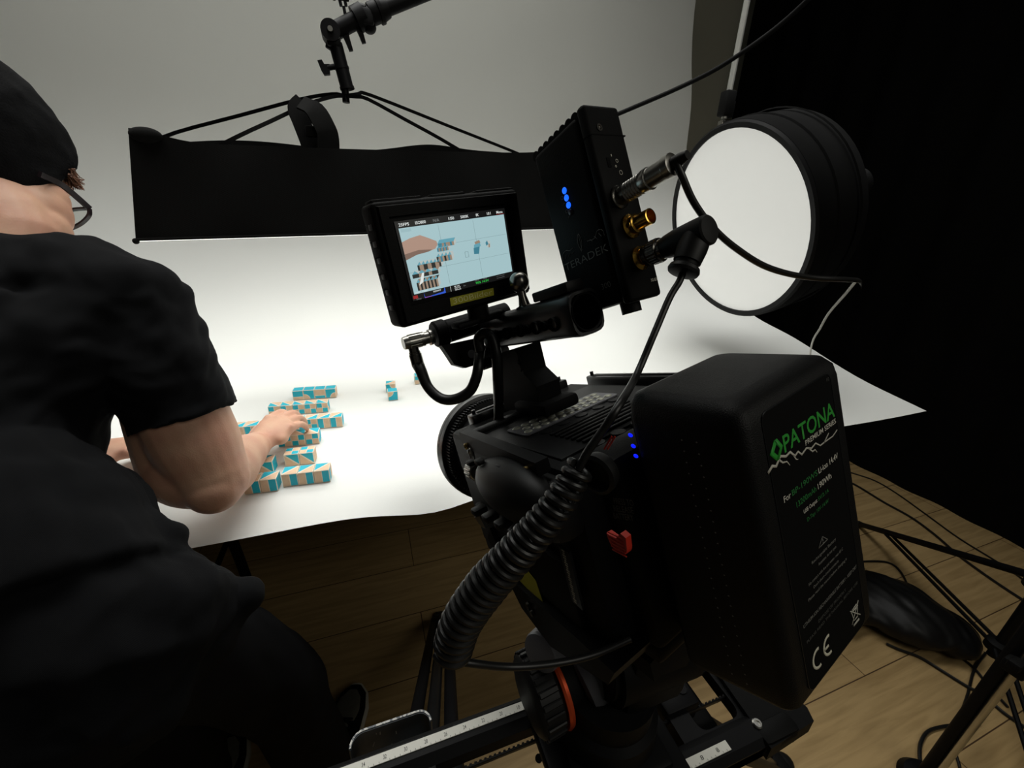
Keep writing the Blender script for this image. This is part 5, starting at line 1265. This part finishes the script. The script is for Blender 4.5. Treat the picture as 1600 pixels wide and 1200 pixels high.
# ------------------------------------------------------------------ tripod under the slider
def build_tripod():
    b = V((0.0, 0.22, 0.0)); t = thing('camera_tripod', 'black tripod standing under the slider with its front leg towards the table', 'tripod', Matrix.Translation(b)); L = lambda p: V(p)-b
    mb = MB(); mb.lathe([(.040, .560), (.052, .575), (.052, .630), (.030, .650), (.026, .742)], (0, 0, 0), ZR, 40); mb.build('crown', 'metal', t)
    feet = [V((0.138, 1.002, 0)), V((0.62, -0.38, 0)), V((-0.66, -0.22, 0))]
    for i, f in enumerate(feet):
        top = L((0.0, .22, .60)); foot = L(f); h = (foot-top); hz = V((h.x, h.y, 0)).normalized(); top = top+hz*.075; d = (foot-top).normalized(); s = d.cross(ZR).normalized(); n = s.cross(d)
        Ln = (foot-top).length; lg = bpy.data.objects.new('leg', None); COL.objects.link(lg); lg.parent = t
        mb = MB()
        for k in (-1, 1): mb.tube([top+s*.032*k, foot-d*.075*1+s*.024*k], .0120, 12, 0)
        mb.build('outer_tube', 'metal', lg)
        mb = MB(); mb.tube([top+d*Ln*.02, foot-d*.02], .0120, 12, 0); mb.build('inner_tube', 'satin', lg)
        rot = Matrix((s, n, d)).transposed()
        mb = MB(); mb.box(foot-d*.095, (.066, .030, .05), .008, 2, rot); mb.build('lower_bracket', 'plastic', lg); mb = MB(); mb.box(top+d*.02, (.095, .038, .07), .010, 2, rot); mb.build('leg_hinge', 'plastic', lg)
        mb = MB(); mb.box(foot-d*.018, (.046, .030, .036), .006, 2, rot); mb.build('rubber_foot', 'rubber', lg)
    # scratched dark blue shoulder panel facing the photographer
    mb = MB(); p0, p1 = L(pt(549, 1148, .49)), L(pt(666, 1110, .5)); w = V((p1.x-p0.x, 0, 0)).length; x0, x1, y0, r = p0.x, p1.x+.004, (p0.y+p1.y)/2, .015
    def arc(z, g=0):
        P = []
        for k in range(7): a = math.radians(180-90*k/6); P.append(V((x0+r+(r-g)*math.cos(a), y0-r+(r-g)*math.sin(a), z)))
        for k in range(7): a = math.radians(90-90*k/6); P.append(V((x1-r+(r-g)*math.cos(a), y0-r+(r-g)*math.sin(a), z)))
        return P+[V((p.x+(-.0016 if p.x < (x0+x1)/2 else .0016), p.y+.0018, z)) for p in reversed(P)]
    zt = (p0.z+p1.z)/2
    mb.loft([arc(zt-.19), arc(zt-.001), arc(zt, .0012)]); sh = mb.build('shoulder_panel', 'navy', t); sh['label'] = 'scratched dark blue panel'
    Q = [p+V((0, .0009, .0014)) for p in arc(zt)[:14]]; rnd = random.Random(11)
    mb = MB(); mb.ribbon(Q, .0022, .0006, [(Q[min(i+1, 13)]-Q[max(i-1, 0)]).cross(ZR) for i in range(14)]); mb.build('worn_rim', 'chipped', sh)['label'] = 'pale worn rim with chipped paint'
    for k in range(7):
        x = rnd.uniform(x0+.02, x1-.02); z = zt-rnd.uniform(.01, .07); mb = MB(); mb.ribbon([V((x, y0-.0002, z)), V((x+rnd.uniform(-.003, .003), y0-.0002, z-rnd.uniform(.003, .008)))], rnd.uniform(.0006, .0014), .0003, XR)
        mb.build('scratch', 'chip', sh)
build_tripod()
def build_support():
    a, f = V((0.295, 0.21, 0.738)), V((0.883, 0.315, 0.0))
    t = thing('slider_support_leg', 'black twin-tube support leg seen through the slider end opening', 'support leg', Matrix.Translation(f)); L = lambda p: V(p)-f
    d = (f-a).normalized(); s = V((0, 1, 0)); 
    for k in (-1, 1): MB().tube([L(a+s*.022*k), L(f-d*.05+s*.014*k)], .0095, 12, 0).build('tube', 'metal', t)
    MB().tube([L(a+d*.2), L(f-d*.02)], .0095, 12, 0).build('inner_tube', 'satin', t)
    MB().box(L(a+d*.02), (.06, .07, .04), .008).build('upper_joint', 'plastic', t); MB().box(L(f-d*.09), (.05, .05, .03), .006).build('lower_joint', 'plastic', t)
    mb = MB(); mb.ball((0, 0, .016), (.032, .026, .016)); mb.build('rubber_foot', 'rubber', t)
build_support()

# ------------------------------------------------------------------ right side: stands, bag, floor cables
def build_stand(c, label, hub_z, col_z, feet, pole_m, rad, top):
    t = thing('light_stand', label, 'light stand', Matrix.Translation(c)); L = lambda p: V(p)-c
    MB().cyl((0, 0, max(0.03, hub_z-.04)), (0, 0, top-.02), rad, n=24).build('column', pole_m, t)
    MB().lathe([(rad+.004, hub_z-.02), (rad+.016, hub_z-.012), (rad+.016, hub_z+.012), (rad+.004, hub_z+.02)], (0, 0, 0), ZR, 24).build('lower_collar', 'plastic', t)
    MB().lathe([(rad+.004, col_z-.03), (rad+.020, col_z-.02), (rad+.020, col_z+.02), (rad+.004, col_z+.03)], (0, 0, 0), ZR, 24).build('upper_collar', 'plastic', t)
    for f in feet:
        f = L(f); a = V((0, 0, col_z)); h = V((f.x, f.y, 0)).normalized(); s = h.cross(ZR); a = a+h*(rad+.014)
        MB().tube([a, f+V((0, 0, .012))], .0115, 12, 0).build('leg', 'metal', t)
        m = a.lerp(f, .74); h0 = V((0, 0, hub_z))+h*(rad+.012)
        for k in (-1, 1): MB().tube([h0+s*.013*k, m+s*.011*k], .0058, 8, 0).build('brace', 'metal', t)
        MB().ball(f+V((0, 0, .013)), (.016, .016, .013)).build('rubber_foot', 'rubber', t)
    return t
ca = V((1.676, 0.283, 0))
build_stand(ca, 'black light stand with braced legs on the floor before the curtain', .15, .40, [V((2.08, .87, 0)), V((1.08, -.12, 0)), V((2.35, -.05, 0))], 'metal', .013, 2.6)
cb = V((1.20, 0.167, 0))
t = thing('glossy_upright_pole', 'glossy upright pole with black clamp at the lower right corner', 'pole', Matrix.Translation(cb))
MB().cyl((0, 0, 0.0), (0, 0, 2.9), .0065, n=28).build('tube', 'steel', t)  # pale tube stands in for the highlight streak on one thick dark pole
MB().cyl((.004, .018, 0.02), (.004, .018, 2.6), .0115, n=24).build('sleeve', 'metal', t)  # dark side of that same pole, modelled as a tube beside the streak
mb = MB(); mb.box((-.006, 0, .46), (.050, .036, .030), .005); mb.box((-.03, .0, .475), (.03, .02, .02), .004); mb.build('clamp', 'plastic', t)
mb = MB(); mb.lathe([(.055, 0), (.060, .006), (.050, .022), (.018, .030)], (0, 0, 0), ZR, 36); mb.build('base', 'metal', t)
def build_bag():
    c = onz(1400, 955, 0.05); c.z = 0
    mb = MB(); mb.ball(c+V((0, 0, .065)), (.135, .165, .066), Matrix.Rotation(.5, 3, 'Z'), 28, 18); mb.ball(c+V((-.10, .09, .055)), (.10, .11, .055)); mb.ball(c+V((.08, -.10, .05)), (.09, .09, .050)); mb.ball(c+V((-.20, .10, .06)), (.10, .10, .060))
    def fn(co, n): 
        q = co+n*(.010*noise.noise(co*12)+.005*noise.noise(co*V((40, 14, 30)))); q.z = max(q.z, 0.001); return q
    me = organic(mb, .006, 6, fn); me.materials.clear(); me.materials.append(M['rubber'])
    o = bpy.data.objects.new('black_bag', me); COL.objects.link(o); tag(o, 'crumpled shiny black bag lying on the floor behind the battery', 'bag'); recentre(o, c)
build_bag()
def floor_cable(px, r, label, lifts=None):
    P = [onz(u, v, r+.001) for u, v in px]
    for i, p in enumerate(P): p.z = r+.001
    return cable('floor_cable', P, r, label, 'cable', 'cable', 7, 8)
floor_cable([(1300, 730), (1335, 740), (1369, 752), (1404, 773), (1450, 806), (1500, 842), (1580, 892), (1640, 940)], .0035, 'thin cable hugging the curtain hem on the floor')
floor_cable([(1310, 745), (1339, 759), (1380, 784), (1423, 808), (1460, 835), (1497, 867), (1532, 893), (1567, 917), (1610, 945)], .0050, 'black floor cable crossing beneath the braced stand leg')
floor_cable([(1320, 880), (1357, 877), (1388, 879), (1407, 893), (1423, 925), (1440, 962), (1455, 983), (1482, 1012), (1520, 1042), (1545, 1072), (1575, 1105)], .0038, 'thin cable arching over beside the black bag')
floor_cable([(1385, 1006), (1405, 1015), (1437, 1027), (1470, 1047), (1507, 1070), (1537, 1087), (1570, 1115), (1610, 1142)], .0046, 'black cable running from the bag towards the glossy pole')
floor_cable([(1540, 1020), (1522, 1047), (1512, 1085), (1497, 1130), (1490, 1160), (1500, 1200)], .0036, 'cable hanging close along the left of the glossy pole')
floor_cable([(1530, 1130), (1510, 1134), (1482, 1134), (1452, 1142), (1439, 1160), (1437, 1182), (1441, 1210)], .0044, 'cable bent into a loop at the bottom right')
bpy.context.view_layer.update()
